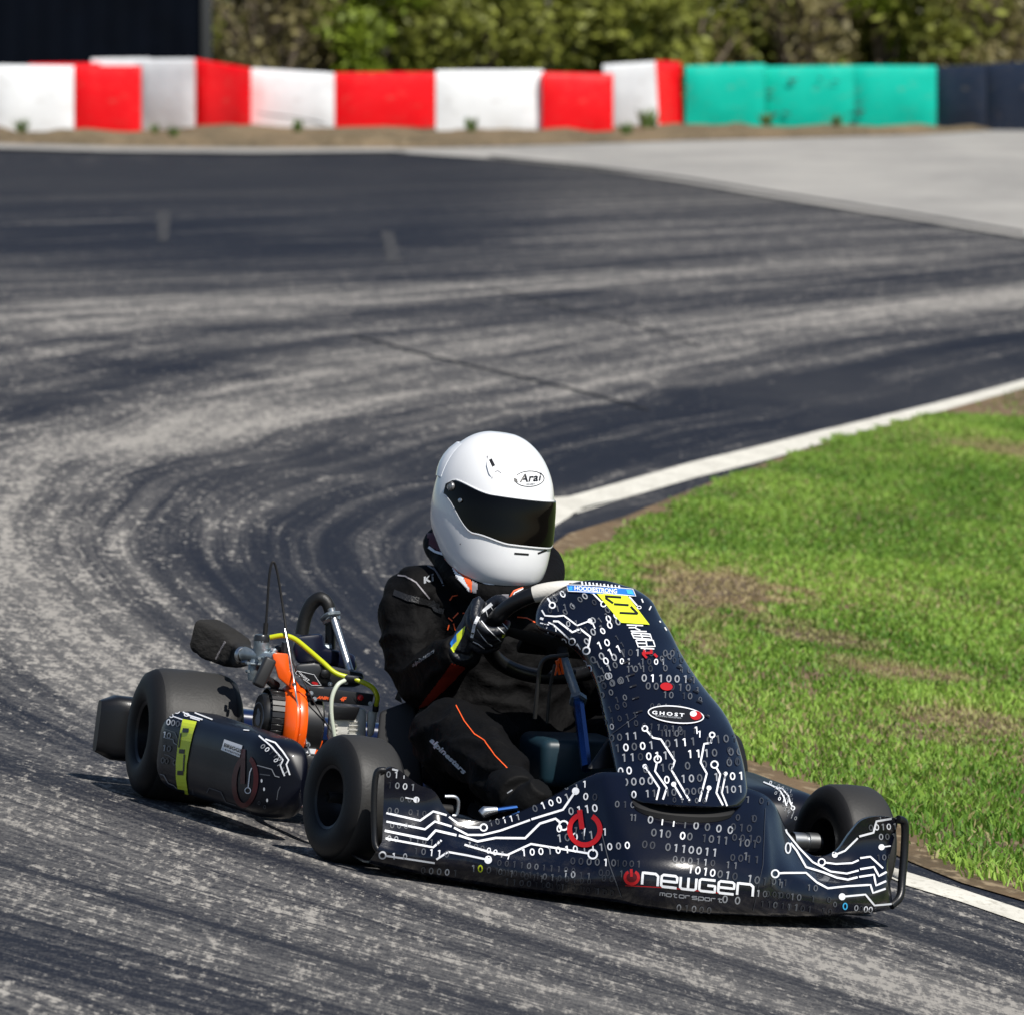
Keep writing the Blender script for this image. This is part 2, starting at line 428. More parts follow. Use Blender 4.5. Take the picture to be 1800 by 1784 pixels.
# inner white line of the corner, as edges on the ground
L_up = [(1800, 1600), (1690, 1563), (1590, 1532), (1450, 1470), (1250, 1365), (1050, 1240), (920, 1120), (880, 1040), (890, 960), (930, 905), (1000, 874), (1100, 846), (1217, 813), (1330, 786), (1434, 760), (1560, 730), (1681, 700), (1800, 668)]
L_lo = [(1800, 1624), (1690, 1586), (1590, 1556), (1450, 1490), (1250, 1385), (1070, 1262), (945, 1135), (908, 1050), (920, 980), (958, 934), (1000, 907), (1100, 876), (1217, 842), (1353, 808), (1464, 774), (1580, 743), (1741, 700), (1800, 684)]
def line_edges():
    """the line's two edges on the ground; its hidden run behind the kart is a smooth curve of even width"""
    up, lo = GX(L_up), GX(L_lo)
    mid = GX([(1450, 1482), (1250, 1378), (1080, 1270), (955, 1175), (892, 1100), (872, 1035), (876, 970), (900, 928), (942, 906)])
    c = [((up[i][0] + lo[i][0]) / 2, (up[i][1] + lo[i][1]) / 2) for i in range(3)] + mid + [((up[10][0] + lo[10][0]) / 2, (up[10][1] + lo[10][1]) / 2)]
    cx = np.array([p[0] for p in c]); cy = np.array([p[1] for p in c]); ys = np.linspace(up[2][1], up[10][1], 34); xs = np.interp(ys, cy, cx)
    x0, x1 = (up[2][0] + lo[2][0]) / 2, xs[-1]
    for _ in range(12): xs[1:-1] = (xs[:-2] + 2 * xs[1:-1] + xs[2:]) / 4
    w = np.interp(ys, [ys[0], ys[-1]], [.085, .20])
    return (up[:3] + [(x - k / 2, y) for x, y, k in zip(xs[1:-1], ys[1:-1], w[1:-1])] + up[10:], lo[:3] + [(x + k / 2, y) for x, y, k in zip(xs[1:-1], ys[1:-1], w[1:-1])] + lo[10:])
lu, ll = line_edges()
def extend(ps, near=6, far=120):
    a, b = ps[0], ps[1]; c, d = ps[-1], ps[-2]
    n = [(a[0] + (a[0] - b[0]) / (a[1] - b[1]) * (y - a[1]) + .004 * (y - a[1]) ** 2, y) for y in (6, 9, 12, 15, 17.5) if y < a[1] - .5]
    e = []
    sl = (c[0] - d[0]) / (c[1] - d[1])
    for k in range(1, 12):
        y = c[1] + k * 5; e.append((c[0] + sl * (y - c[1]) + .006 * (y - c[1]) ** 2, y))
    return n + ps + e
lu, ll = extend(lu), extend(ll)
XL_Y = np.array([p[1] for p in lu]); XL_X = np.array([p[0] for p in lu])
def xline(y): return float(np.interp(y, XL_Y, XL_X))
WY = np.array([5, 17.4, 20, 24, 28, 38, 48, 60, 110.]); WW = np.array([1.3, 1.35, 1.75, 2.0, 2.15, 2.75, 3.6, 3.9, 4.5])
def track_uv(x, y):
    return ((xline(y) - x) / float(np.interp(y, WY, WW)), y)

def nodes(m):
    nt = m.node_tree
    def N(t, **k):
        n = nt.nodes.new(t)
        for a, b in k.items(): setattr(n, a, b)
        return n
    return nt, N, nt.links.new
def math_n(nt, op, a, b=None, clamp=False):
    n = nt.nodes.new('ShaderNodeMath'); n.operation = op; n.use_clamp = clamp
    for i, v in enumerate((a, b)):
        if v is None: continue
        if isinstance(v, (int, float)): n.inputs[i].default_value = v
        else: nt.links.new(v, n.inputs[i])
    return n.outputs[0]
def noise_n(nt, vec, sc, loc=(0, 0, 0), detail=3., rough=.55):
    mp = nt.nodes.new('ShaderNodeMapping'); mp.inputs['Scale'].default_value = sc; mp.inputs['Location'].default_value = loc
    nt.links.new(vec, mp.inputs['Vector'])
    n = nt.nodes.new('ShaderNodeTexNoise'); n.inputs['Scale'].default_value = 1; n.inputs['Detail'].default_value = detail; n.inputs['Roughness'].default_value = rough
    nt.links.new(mp.outputs[0], n.inputs['Vector']); return n.outputs['Fac']
def ramp_n(nt, fac, lo, hi, a=0., b=1.):
    n = nt.nodes.new('ShaderNodeMapRange'); n.interpolation_type = 'SMOOTHSTEP'
    n.inputs[1].default_value = lo; n.inputs[2].default_value = hi; n.inputs[3].default_value = a; n.inputs[4].default_value = b
    nt.links.new(fac, n.inputs[0]); return n.outputs[0]
def ramp_lin(nt, fac, lo, hi):
    n = nt.nodes.new('ShaderNodeMapRange'); n.inputs[1].default_value = lo; n.inputs[2].default_value = hi
    nt.links.new(fac, n.inputs[0]); return n.outputs[0]
def mixc(nt, fac, a, b):
    n = nt.nodes.new('ShaderNodeMix'); n.data_type = 'RGBA'
    nt.links.new(fac, n.inputs[0]) if not isinstance(fac, float) else setattr(n.inputs[0], 'default_value', fac)
    for i, v in ((6, a), (7, b)):
        if isinstance(v, tuple): n.inputs[i].default_value = (*v, 1)
        else: nt.links.new(v, n.inputs[i])
    return n.outputs[2]

def asphalt_material():
    m = bpy.data.materials.new('asphalt'); m.use_nodes = True
    nt, N, lk = nodes(m); b = nt.nodes['Principled BSDF']
    uv = N('ShaderNodeUVMap', uv_map='track').outputs[0]
    ob = N('ShaderNodeTexCoord').outputs['Object']
    sx = N('ShaderNodeSeparateXYZ'); lk(uv, sx.inputs[0]); U, V = sx.outputs[0], sx.outputs[1]
    wob = noise_n(nt, uv, (.9, .14, 1), (3, 1, 0), 2)
    wu = N('ShaderNodeCombineXYZ'); lk(math_n(nt, 'ADD', U, math_n(nt, 'MULTIPLY', math_n(nt, 'SUBTRACT', wob, .5), .16)), wu.inputs[0]); lk(V, wu.inputs[1])
    wv = wu.outputs[0]
    # rubbered and bare stretches across the width of the track
    prof = N('ShaderNodeValToRGB'); lk(ramp_lin(nt, U, 0., 2.6), prof.inputs[0])
    cr = prof.color_ramp; cr.interpolation = 'CARDINAL'
    pts = [(0, .10), (.25, .16), (.36, .36), (.45, .40), (.55, .66), (.68, .70), (.78, .45), (.95, .28), (1.05, .45), (1.17, .40), (1.33, .60), (1.6, .46), (1.8, .36), (2.1, .30), (2.6, .42)]
    while len(cr.elements) < len(pts): cr.elements.new(.5)
    for e, (p, v) in zip(cr.elements, pts): e.position = p / 2.6; e.color = (v, v, v, 1)
    so_ = N('ShaderNodeSeparateXYZ'); lk(ob, so_.inputs[0])
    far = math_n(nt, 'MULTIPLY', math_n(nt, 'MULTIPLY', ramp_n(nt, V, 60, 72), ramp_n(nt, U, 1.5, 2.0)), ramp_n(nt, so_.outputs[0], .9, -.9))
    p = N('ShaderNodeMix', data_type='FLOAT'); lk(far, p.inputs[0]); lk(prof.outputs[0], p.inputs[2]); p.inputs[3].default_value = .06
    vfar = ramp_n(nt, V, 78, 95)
    def term(sc, amp, loc, det=2., rg=.55, vec=None):
        return math_n(nt, 'MULTIPLY', math_n(nt, 'SUBTRACT', noise_n(nt, vec or wv, sc, loc, det, rg), .5), amp)
    base = math_n(nt, 'MAXIMUM', p.outputs[0], ramp_n(nt, V, 28, 20, 0, .34))
    for t in (term((3.5, .05, 1), .75, (1.7, 0, 0)), term((15, .07, 1), 1.15, (5.1, 3, 0), 2, .5), term((42, .16, 1), .75, (2, 7, 0), 3, .6), term((85, .22, 1), .6, (9, 1, 0), 2, .6), term((1.6, .5, 1), .5, (8, 2, 0), 3)):
        base = math_n(nt, 'ADD', base, t)
    # stone tips: hard edged flecks, drawn out along the direction of travel, and a finer grain
    fleck = math_n(nt, 'ADD', term((52, 7.5, 1), 1.5, (0, 0, 0), 3, .7), term((110, 22, 1), 1.0, (4, 4, 0), 2, .7))
    fleck = math_n(nt, 'ADD', fleck, term((66, 8, 1), 1.9, (1, 0, 0), 3, .7, ob))
    fleck = math_n(nt, 'ADD', fleck, term((30, 3.4, 1), 1.3, (1, 7, 0), 3, .7, ob)); fleck = math_n(nt, 'ADD', fleck, term((7, .9, 1), .9, (2, 5, 0), 3, .65, ob))
    val = math_n(nt, 'ADD', math_n(nt, 'MULTIPLY', math_n(nt, 'SUBTRACT', base, .09), .86), fleck)
    lf = ramp_n(nt, val, .34, .90)
    mid = math_n(nt, 'ADD', base, math_n(nt, 'ADD', term((30, 22, 1), .9, (6, 2, 0), 4, .7, ob), term((140, 22, 1), .8, (6, 6, 0), 2, .7, ob)))
    soft = ramp_n(nt, mid, .05, 1.0)
    c = mixc(nt, soft, (.0115, .0135, .0215), (.145, .140, .136))
    c = mixc(nt, math_n(nt, 'MULTIPLY', lf, .95), c, (.34, .32, .292))
    c = mixc(nt, ramp_n(nt, noise_n(nt, ob, (.45, .09, 1), (3, 3, 0), 4, .6), .45, .7, 0, .22), c, (.095, .092, .09))
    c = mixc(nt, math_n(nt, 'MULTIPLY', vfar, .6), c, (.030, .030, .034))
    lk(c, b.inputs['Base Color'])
    lk(ramp_n(nt, base, 0, 1, .75, .95), b.inputs['Roughness'])
    b.inputs['Specular IOR Level'].default_value = .12
    bp = N('ShaderNodeBump'); bp.inputs['Strength'].default_value = .7; bp.inputs['Distance'].default_value = .007
    lk(math_n(nt, 'ADD', noise_n(nt, ob, (60, 40, 1), (2, 0, 0), 3, .65), math_n(nt, 'MULTIPLY', lf, .3)), bp.inputs['Height']); lk(bp.outputs[0], b.inputs['Normal'])
    return m
def ground_mat(name, c1, c2, sc=3., c3=None, bump=.5, stretch=.35):
    m = bpy.data.materials.new(name); m.use_nodes = True
    nt, N, lk = nodes(m); b = nt.nodes['Principled BSDF']; ob = N('ShaderNodeTexCoord').outputs['Object']
    a = noise_n(nt, ob, (sc, sc * stretch, sc), (0, 0, 0), 6, .65)
    c = mixc(nt, ramp_n(nt, a, .35, .65), c1, c2)
    if c3: c = mixc(nt, ramp_n(nt, noise_n(nt, ob, (sc * 9, sc * 9 * stretch, sc * 9), (5, 5, 0), 3, .6), .5, .7), c, c3)
    lk(c, b.inputs['Base Color']); b.inputs['Roughness'].default_value = .93; b.inputs['Specular IOR Level'].default_value = .2
    bp = N('ShaderNodeBump'); bp.inputs['Strength'].default_value = bump; bp.inputs['Distance'].default_value = .03
    lk(noise_n(nt, ob, (sc * 8, sc * 6, sc * 8), (0, 0, 0), 4, .6), bp.inputs['Height']); lk(bp.outputs[0], b.inputs['Normal'])
    return m
SOIL = ground_mat('soil', (.17, .115, .065), (.09, .065, .038), 2.5, (.26, .20, .125))
DIRT = ground_mat('dirt', (.20, .145, .085), (.11, .085, .05), 1.5, (.26, .20, .125))
LITTER = ground_mat('leaf_litter', (.05, .04, .02), (.03, .028, .014), .6, (.07, .055, .03))
CONC = ground_mat('concrete', (.36, .345, .32), (.27, .26, .245), .5, (.33, .32, .30), bump=.1, stretch=.3)
PAINT = ground_mat('line_paint', (.66, .64, .57), (.55, .53, .47), 6, (.45, .43, .37), bump=.15)
WORN = ground_mat('worn_paint', (.060, .060, .062), (.025, .025, .03), 9, bump=.1)
TAR = ground_mat('tar', (.008, .009, .012), (.015, .016, .02), 5, bump=.1)

big = [(-160, -30), (160, -30), (160, 700), (-160, 700)]
structure(sheet('ground', big, LITTER, -.03, lambda y: 2.5 if y < 90 else 30, 4))
track = [(-30, 5), (14, 5), (14, 105)] + [(13.9, 106)]
far_edge = GX([(1800, 420), (1600, 387), (1400, 356), (1200, 322), (1050, 300), (880, 282), (700, 270), (450, 271), (200, 268), (0, 262)])
track = [(-30, 5), (10, 5), (10, far_edge[0][1])] + far_edge + [(-10, far_edge[-1][1] + 3), (-30, far_edge[-1][1] + 8)]
ASPH = asphalt_material()
structure(sheet('track', track, ASPH, 0., lambda y: .5 if y < 60 else 2, .4, uvf=track_uv))
# concrete apron and the pale kerb strip that runs on to the left
cu = far_edge[:7]
top = GX([(640, 263), (800, 262), (1000, 256), (1200, 249), (1400, 245), (1600, 240), (1800, 228)])
structure(sheet('concrete_apron', [(13, cu[0][1] - 4)] + [(x, y - .15) for x, y in cu] + top + [(14, top[-1][1] + 4)], CONC, .012, 3, 1.2))
structure(sheet('kerb_strip', GX([(-400, 250), (0, 256), (200, 261.5), (450, 264), (690, 263), (720, 269.5), (450, 272.5), (200, 270), (0, 264.5), (-400, 258)]), CONC, .022, 6, 2))
seam = [(1800, 412), (1600, 379), (1400, 348), (1200, 316), (1000, 292), (860, 278)]
structure(sheet('joint_seam', GX([(x, y + 1.5) for x, y in seam] + [(x, y - 1.5) for x, y in reversed(seam)]), TAR, .017, 3, 1.5))
def hump(x, y):
    return .16 * max(0, noise.noise((x * .8, y * .13, 3))) + .09 * max(-.3, noise.noise((x * 2.6, y * .5, 1))) + .05
dirt = GX([(-500, 249), (0, 256), (200, 261), (450, 264), (640, 264), (800, 262), (1000, 257), (1200, 249.5), (1400, 245), (1600, 240), (1800, 228), (2300, 215)])
bk = [(p[0], p[1] + 14) for p in dirt]
structure(sheet('dirt_bank', dirt + bk[::-1], DIRT, .02, 1.5, .35, zfun=lambda x, y: max(0, hump(x, y)) * smooth(0, 1.2, y - float(np.interp(x, [p[0] for p in dirt], [p[1] for p in dirt])))))
structure(sheet('road_line', lu + ll[::-1], PAINT, .0022, 1.0, 0))
for k, q in enumerate([[(275, 371), (300, 371), (296, 424), (278, 424)], [(670, 408), (692, 408), (704, 462), (682, 462)]]):
    structure(sheet('worn_paint_mark', GX(q), WORN, .003, 2, 0))
for q, w in (([(620, 590), (760, 628), (900, 660), (1050, 696), (1140, 722)], 3.2), ([(860, 505), (980, 540), (1120, 572), (1230, 610)], 1.8)):
    w *= .6; structure(sheet('tar_seam', GX([(x, y - w) for x, y in q] + [(x, y + w) for x, y in reversed(q)]), TAR, .002, .8, 0))

# ------------------------------------------------------------------ infield: soil, then grass
edge_px = [(1900, 1640), (1800, 1585), (1690, 1553), (1590, 1512), (1450, 1440), (1340, 1378), (1200, 1290), (1090, 1190), (1010, 1110), (965, 1045), (950, 1005), (958, 968), (1000, 939), (1101, 908), (1202, 867), (1282, 837), (1353, 812), (1464, 775), (1580, 743), (1741, 700), (1820, 678)]
edge = GX(edge_px)
sl = (edge[-1][0] - edge[-2][0]) / (edge[-1][1] - edge[-2][1])
edge_x = [(edge[0][0] + .27 * (edge[0][1] - y) + .004 * (edge[0][1] - y) ** 2, y) for y in (6, 9, 12, 15, 17.5) if y < edge[0][1] - .5] + edge + [(edge[-1][0] + sl * k + .006 * k * k, edge[-1][1] + k) for k in (4, 8, 14, 20)]
structure(sheet('infield_soil', edge_x + [(30, edge_x[-1][1]), (30, 6)], SOIL, .0035, 1.0, .5))
structure(sheet('infield_lawn', [(4.6, 6), (30, 6), (30, 66), (9, 66), (6.5, 52), (4.6, 44)], ground_mat('lawn', (.05, .10, .02), (.09, .12, .03), 3, (.14, .13, .06)), .010, 2, 1.5))
EY = np.array([p[1] for p in edge_x]); EX = np.array([p[0] for p in edge_x])
# the grass starts a little inside the soil edge
g_px = [(1900, 1610), (1800, 1556), (1740, 1552), (1690, 1535), (1625, 1495), (1570, 1440), (1440, 1380), (1340, 1345), (1200, 1270), (1100, 1180), (1030, 1110), (985, 1040), (978, 1008), (1000, 984), (1086, 944), (1151, 910), (1227, 866), (1303, 836), (1403, 804), (1464, 778), (1600, 739), (1741, 701), (1820, 679)]
gp = GX(g_px); gp = [(gp[0][0] + .27 * (gp[0][1] - y) + .004 * (gp[0][1] - y) ** 2, y) for y in (6, 9, 12, 15, 17.5) if y < gp[0][1] - .5] + gp + [(p[0] + .02, p[1]) for p in edge_x[-4:]]
GRY = np.array([p[1] for p in gp]); GE = np.array([p[0] for p in gp])
bare = []
for px, py, rx, ry, k in ((1250, 1035, 150, 34, 1.0), (1120, 1062, 60, 22, .8), (1430, 1122, 120, 14, .75), (1580, 1185, 130, 16, .75), (1790, 795, 120, 12, .8), (1710, 1268, 130, 22, .8), (1180, 1075, 90, 30, .6), (1640, 1300, 90, 14, .45), (1240, 1130, 40, 26, .6), (1350, 1095, 90, 12, .5)):
    g = G(px, py); bare.append((g.x, g.y, rx * g.y / F, ry * g.y * g.y / (F * CAM.z), k * (1 if px < 1300 and py < 1050 else .78)))
def blades(n_try, x0, x1, y0, y1, power):
    t = rng.random((n_try, 3))
    y = y0 + (y1 - y0) * t[:, 0] ** power; x = x0 + (x1 - x0) * t[:, 1]
    inn = x - np.interp(y, GRY, GE)
    n1 = np.array([noise.noise((a * 2.6, b * .8, 0)) for a, b in zip(x, y)])
    n2 = np.array([noise.noise((a * 9, b * 3.0, 5)) for a, b in zip(x, y)])
    keep = np.clip((inn + .05 * n2 + .04 * n1 + .035) / .06, 0, 1)
    dry = np.zeros(n_try)
    for bx, by, rx, ry, k in bare:
        e = np.exp(-(((x - bx) / rx) ** 2 + ((y - by) / ry) ** 2) * 1.2)
        e = np.clip(e * 1.5 - .25 + .9 * n2 * (e > .12), 0, 1)
        keep *= 1 - .72 * k * np.clip(e, 0, 1); dry = np.maximum(dry, k * np.clip(e * 1.6, 0, 1))
    keep *= np.clip(.9 + .8 * n2 + .4 * n1, .3, 1)
    ok = t[:, 2] < keep
    return x[ok], y[ok], n1[ok], n2[ok], dry[ok], inn[ok]
parts = [blades(560000, -.3, 3.3, 18, 47, .8), blades(60000, 2.2, 9, 10, 62, .8)]
x, y, n1, n2, dry, inn = [np.concatenate([p[i] for p in parts]) for i in range(6)]
nb = len(x)
z = np.array([gh(a, b) for a, b in zip(x, y)]) + .004
hgt = rng.uniform(.008, .026, nb) * (1 + .7 * n1) * (1 - .5 * dry) * np.clip(.7 + inn * 2.2, .7, 1) * (1 + .7 * ((inn < .3) & (y < 24)))
wid = rng.uniform(.0018, .0042, nb) * (1 + .25 * (y > 30))
ang = rng.uniform(0, 2 * np.pi, nb); lean = rng.uniform(.2, 1.25, nb); la = rng.uniform(0, 2 * np.pi, nb)
wx, wy = np.cos(ang) * wid, np.sin(ang) * wid
lx, ly = np.cos(la) * lean * hgt, np.sin(la) * lean * hgt
V = np.zeros((nb, 5, 3))
V[:, 0] = np.stack([x - wx, y - wy, z - .004], 1); V[:, 1] = np.stack([x + wx, y + wy, z - .004], 1)
V[:, 2] = np.stack([x + wx * .8 + lx * .4, y + wy * .8 + ly * .4, z + hgt * .65], 1); V[:, 3] = np.stack([x - wx * .8 + lx * .4, y - wy * .8 + ly * .4, z + hgt * .65], 1)
V[:, 4] = np.stack([x + lx, y + ly, z + hgt * .92], 1)
me = bpy.data.meshes.new('grass'); me.vertices.add(nb * 5); me.vertices.foreach_set('co', V.reshape(-1))
base = (np.arange(nb) * 5)[:, None]
lp = np.concatenate([base + np.array([[0, 1, 2, 3]]), base + np.array([[3, 2, 4]])], 1).reshape(-1)
me.loops.add(nb * 7); me.loops.foreach_set('vertex_index', lp.astype(np.int32))
me.polygons.add(nb * 2)
ls = np.stack([np.arange(nb) * 7, np.arange(nb) * 7 + 4], 1).reshape(-1); me.polygons.foreach_set('loop_start', ls.astype(np.int32))
n3 = np.array([noise.noise((a * .9 + 40, b * .35, 9)) for a, b in zip(x, y)])
tint = np.clip(rng.random(nb) * .65 + .45 * n1 + .5 * n3 + .12, 0, 1); strw = np.clip(dry * 1.1 + (rng.random(nb) < .07 + .25 * np.clip(n3, 0, 1)) * .8, 0, 1)
ca = me.color_attributes.new('blade', 'FLOAT_COLOR', 'POINT')
ca.data.foreach_set('color', np.repeat(np.stack([tint, strw, tint * 0, tint * 0 + 1], 1), 5, axis=0).reshape(-1))
me.update()
gm = bpy.data.materials.new('grass_blade'); gm.use_nodes = True
nt, N, lk = nodes(gm); b = nt.nodes['Principled BSDF']
at = N('ShaderNodeAttribute', attribute_name='blade'); sp = N('ShaderNodeSeparateColor'); lk(at.outputs['Color'], sp.inputs[0])
c = mixc(nt, sp.outputs[0], (.080, .205, .018), (.35, .54, .085)); c = mixc(nt, sp.outputs[1], c, (.42, .34, .17))
lk(c, b.inputs['Base Color']); b.inputs['Roughness'].default_value = .55; b.inputs['Specular IOR Level'].default_value = .35
tr = N('ShaderNodeBsdfTranslucent'); lk(c, tr.inputs[0]); ms = N('ShaderNodeMixShader'); ms.inputs[0].default_value = .38
lk(b.outputs[0], ms.inputs[1]); lk(tr.outputs[0], ms.inputs[2]); lk(ms.outputs[0], nt.nodes['Material Output'].inputs[0])
me.materials.append(gm)
go = bpy.data.objects.new('grass', me); COL.objects.link(go)
tag(go, 'short bright green infield grass with bare straw coloured patches', 'grass', kind='stuff')

# ================================================================== barriers
def paint_mat(name, col, rough=.4):
    m = bpy.data.materials.new(name); m.use_nodes = True
    nt, N, lk = nodes(m); b = nt.nodes['Principled BSDF']; ob = N('ShaderNodeTexCoord').outputs['Object']
    d = ramp_n(nt, noise_n(nt, ob, (3, 3, 1.2), (0, 0, 0), 5, .65), .52, .78, 0, .35)
    c = mixc(nt, d, col, tuple(k * .55 + .03 for k in col))
    g = ramp_n(nt, noise_n(nt, ob, (9, 9, 14), (2, 1, 0), 4, .7), .54, .78, 0, .38)
    lk(mixc(nt, g, c, (.22, .17, .12)), b.inputs['Base Color']); b.inputs['Roughness'].default_value = rough; b.inputs['Specular IOR Level'].default_value = .25
    bp = N('ShaderNodeBump'); bp.inputs['Strength'].default_value = .35; bp.inputs['Distance'].default_value = .06
    lk(noise_n(nt, ob, (2.2, 2.2, 1.6), (0, 0, 0), 2), bp.inputs['Height']); lk(bp.outputs[0], b.inputs['Normal'])
    return m
BW, BR = paint_mat('barrier_white', (.80, .82, .84)), paint_mat('barrier_red', (.78, .005, .010))
BT, BN = paint_mat('barrier_teal', (.002, .46, .345)), paint_mat('barrier_navy', (.016, .024, .045))
BSCUFF = mat('scuff_black', (.03, .04, .045), .7)
def rise(x):
    return max(0, .105 * (x - 2.0)) if x > 2 else 0
def world_at(px, py, y):
    d = ray(px, py); return CAM + d * ((y - CAM.y) / d.y)
def barrier(bx0, bx1, t0, t1, b0, b1, dy0, dy1, mt, depth=.55, tx0=0, tx1=0):
    """one padded block: front face between picture columns, dy = metres behind the dirt line"""
    y0 = min(128.5, G((bx0 + bx1) / 2, (b0 + b1) / 2 + 3).y)
    a, bq = world_at(bx0, b0, y0 + dy0), world_at(bx1, b1, y0 + dy1)
    c, d = world_at(bx1 + tx1, t1, y0 + dy1), world_at(bx0 + tx0, t0, y0 + dy0)
    a.z -= .2; bq.z -= .2
    o = (a + bq) / 2; o.z = min(a.z, bq.z)
    mb = MB(); n = 9; q = Vector((0, depth, 0)); P = []
    # front, rounded upper edge and top of the block, gently bowed like padded plastic
    for i in range(n + 1):
        u = i / n; lo = a.lerp(bq, u) - o; hi = d.lerp(c, u) - o
        e = 1 - abs(2 * u - 1) ** 6
        row = [lo + Vector((0, depth, 0)), lo]
        for k in range(1, 7):
            v = k / 7
            row.append(lo.lerp(hi, v) - Vector((0, .05 * e * math.sin(math.pi * v) + .02 * noise.noise((u * 3 + bx0, v * 3, 0)), 0)))
        row += [hi - Vector((0, 0, .03)), hi + Vector((0, .012, -.008)), hi + Vector((0, .05, .004 * e)), hi + Vector((0, depth - .03, 0)), hi + Vector((0, depth, -.03))]
        P.append(row)
    mb.grid(P, 0, close_v=True)
    for row, fl in ((P[0], True), (P[-1], False)):
        mb.add(row, [tuple(reversed(range(len(row)))) if fl else tuple(range(len(row)))], 0)
    return mb, o
def place_barrier(args, mt, name, label, cat, group, extra=None, **k):
    mb, o = barrier(*args, mt, **k)
    ms = [mt]
    if extra: extra(mb, o); ms.append(BSCUFF)
    ob = mb.build(name, ms, sharp=50); ob.location = o
    tag(ob, label, cat, group)
    return ob
RW = 'red and white padded barrier blocks along the far edge of the track'
BLK = [
 ((-10, 130, 115, 117, 238, 238, 0, 0), BW, 'white barrier block at the left end of the row, below the dark container'),
 ((131, 247, 117, 117, 238, 238, 0, 0), BR, 'leftmost fully visible red barrier block, in front of the dark container'),
 ((240, 341, 105, 104, 237, 236, 1.1, .6), BW, 'taller white barrier block set back between the first two red blocks from the left'),
 ((341, 440, 104, 121, 236, 234, .6, .2), BR, 'red barrier block with a sloping top, under the right corner of the container'),
 ((441, 587, 121, 130, 234, 234, .2, 0), BW, 'white barrier block with a sloping top and a dark scuff low on its face'),
 ((588, 765, 129, 128, 231, 231, 0, 0), BR, 'widest red barrier block, in the middle of the red and white row'),
 ((766, 955, 125, 124, 236, 238, 0, 0), BW, 'widest white barrier block, right of the widest red block'),
 ((953, 1078, 128, 131, 238, 236, -.1, 0), BR, 'red barrier block between the widest white block and the leaning white block'),
 ((1070, 1160, 115, 109, 234, 231, .9, .7), BW, 'tall white barrier block leaning beside the narrow red end block'),
 ((1160, 1205, 108, 110, 231, 226, .7, 1.4), BR, 'narrow red barrier block at the right end of the row, against the teal blocks'),
]
for args, mt, lab in BLK:
    k = dict(tx0=-10, tx1=-8) if args[0] == 1070 else dict(tx0=-8, tx1=-8) if args[0] == 1160 else {}
    def scuff(mb, o):
        y = world_at(500, 205, G(514, 237).y).y - .075
        pts = [world_at(px, py, y) - o for px, py in ((450, 198), (480, 203), (520, 208), (560, 216), (575, 220))]
        mb.tube(pts, [.004, .010, .008, .012, .004], 6, m=1)
    place_barrier(args, mt, 'barrier_block', lab, 'barrier', RW, extra=scuff if args[0] == 441 else None, **k)
# a second red pad lies behind the first blocks
place_barrier((50, 175, 113, 112, 236, 236, 1.3, 1.3), BR, 'barrier_block', 'red barrier block mostly hidden behind the leftmost white block, only its top showing', 'barrier', RW)
place_barrier((160, 262, 104, 103, 236, 236, 1.6, 1.3), BW, 'barrier_block', 'white barrier block hidden behind the farthest left red block, only its top showing', 'barrier', RW)
TG = 'teal barrier blocks beside the concrete apron'
def tscuff(seed, rects):
    def f(mb, o):
        yy = o.y
        rn = random.Random(seed)
        for (x0, y0, x1, y1) in rects:
            for _ in range(4):
                cx, cy = rn.uniform(x0, x1), rn.uniform(y0, y1)
                p = world_at(cx, cy, yy - .085) - o
                mb.box(p, (rn.uniform(.04, .13), .010, rn.uniform(.012, .03)), None, .005, 1)
    return f
place_barrier((1205, 1345, 117, 113, 212, 212, 1.2, 1.2), BT, 'barrier_block', 'plain teal barrier block next to the narrow red block', 'barrier', TG)
place_barrier((1346, 1502, 118, 116, 213, 215, 1.4, 1.4), BT, 'barrier_block', 'teal barrier block with black scuffs across its upper face', 'barrier', TG, extra=tscuff(3, [(1360, 138, 1490, 150), (1346, 160, 1352, 175), (1340, 196, 1385, 206)]))
place_barrier((1503, 1646, 116, 117, 215, 213, 1.4, 1.4), BT, 'barrier_block', 'last teal barrier block on the right, touching the dark navy blocks', 'barrier', TG, extra=tscuff(5, [(1503, 175, 1514, 205)]))
NG = 'dark navy barrier blocks at the right edge'
place_barrier((1640, 1735, 119, 114, 213, 212, 1.9, 1.7), BN, 'barrier_block', 'dark navy barrier block touching the last teal block', 'barrier', NG)
place_barrier((1737, 1850, 113, 106, 211, 203, 1.7, 1.5), BN, 'barrier_block', 'dark navy barrier block cut off by the right edge of the photo', 'barrier', NG)

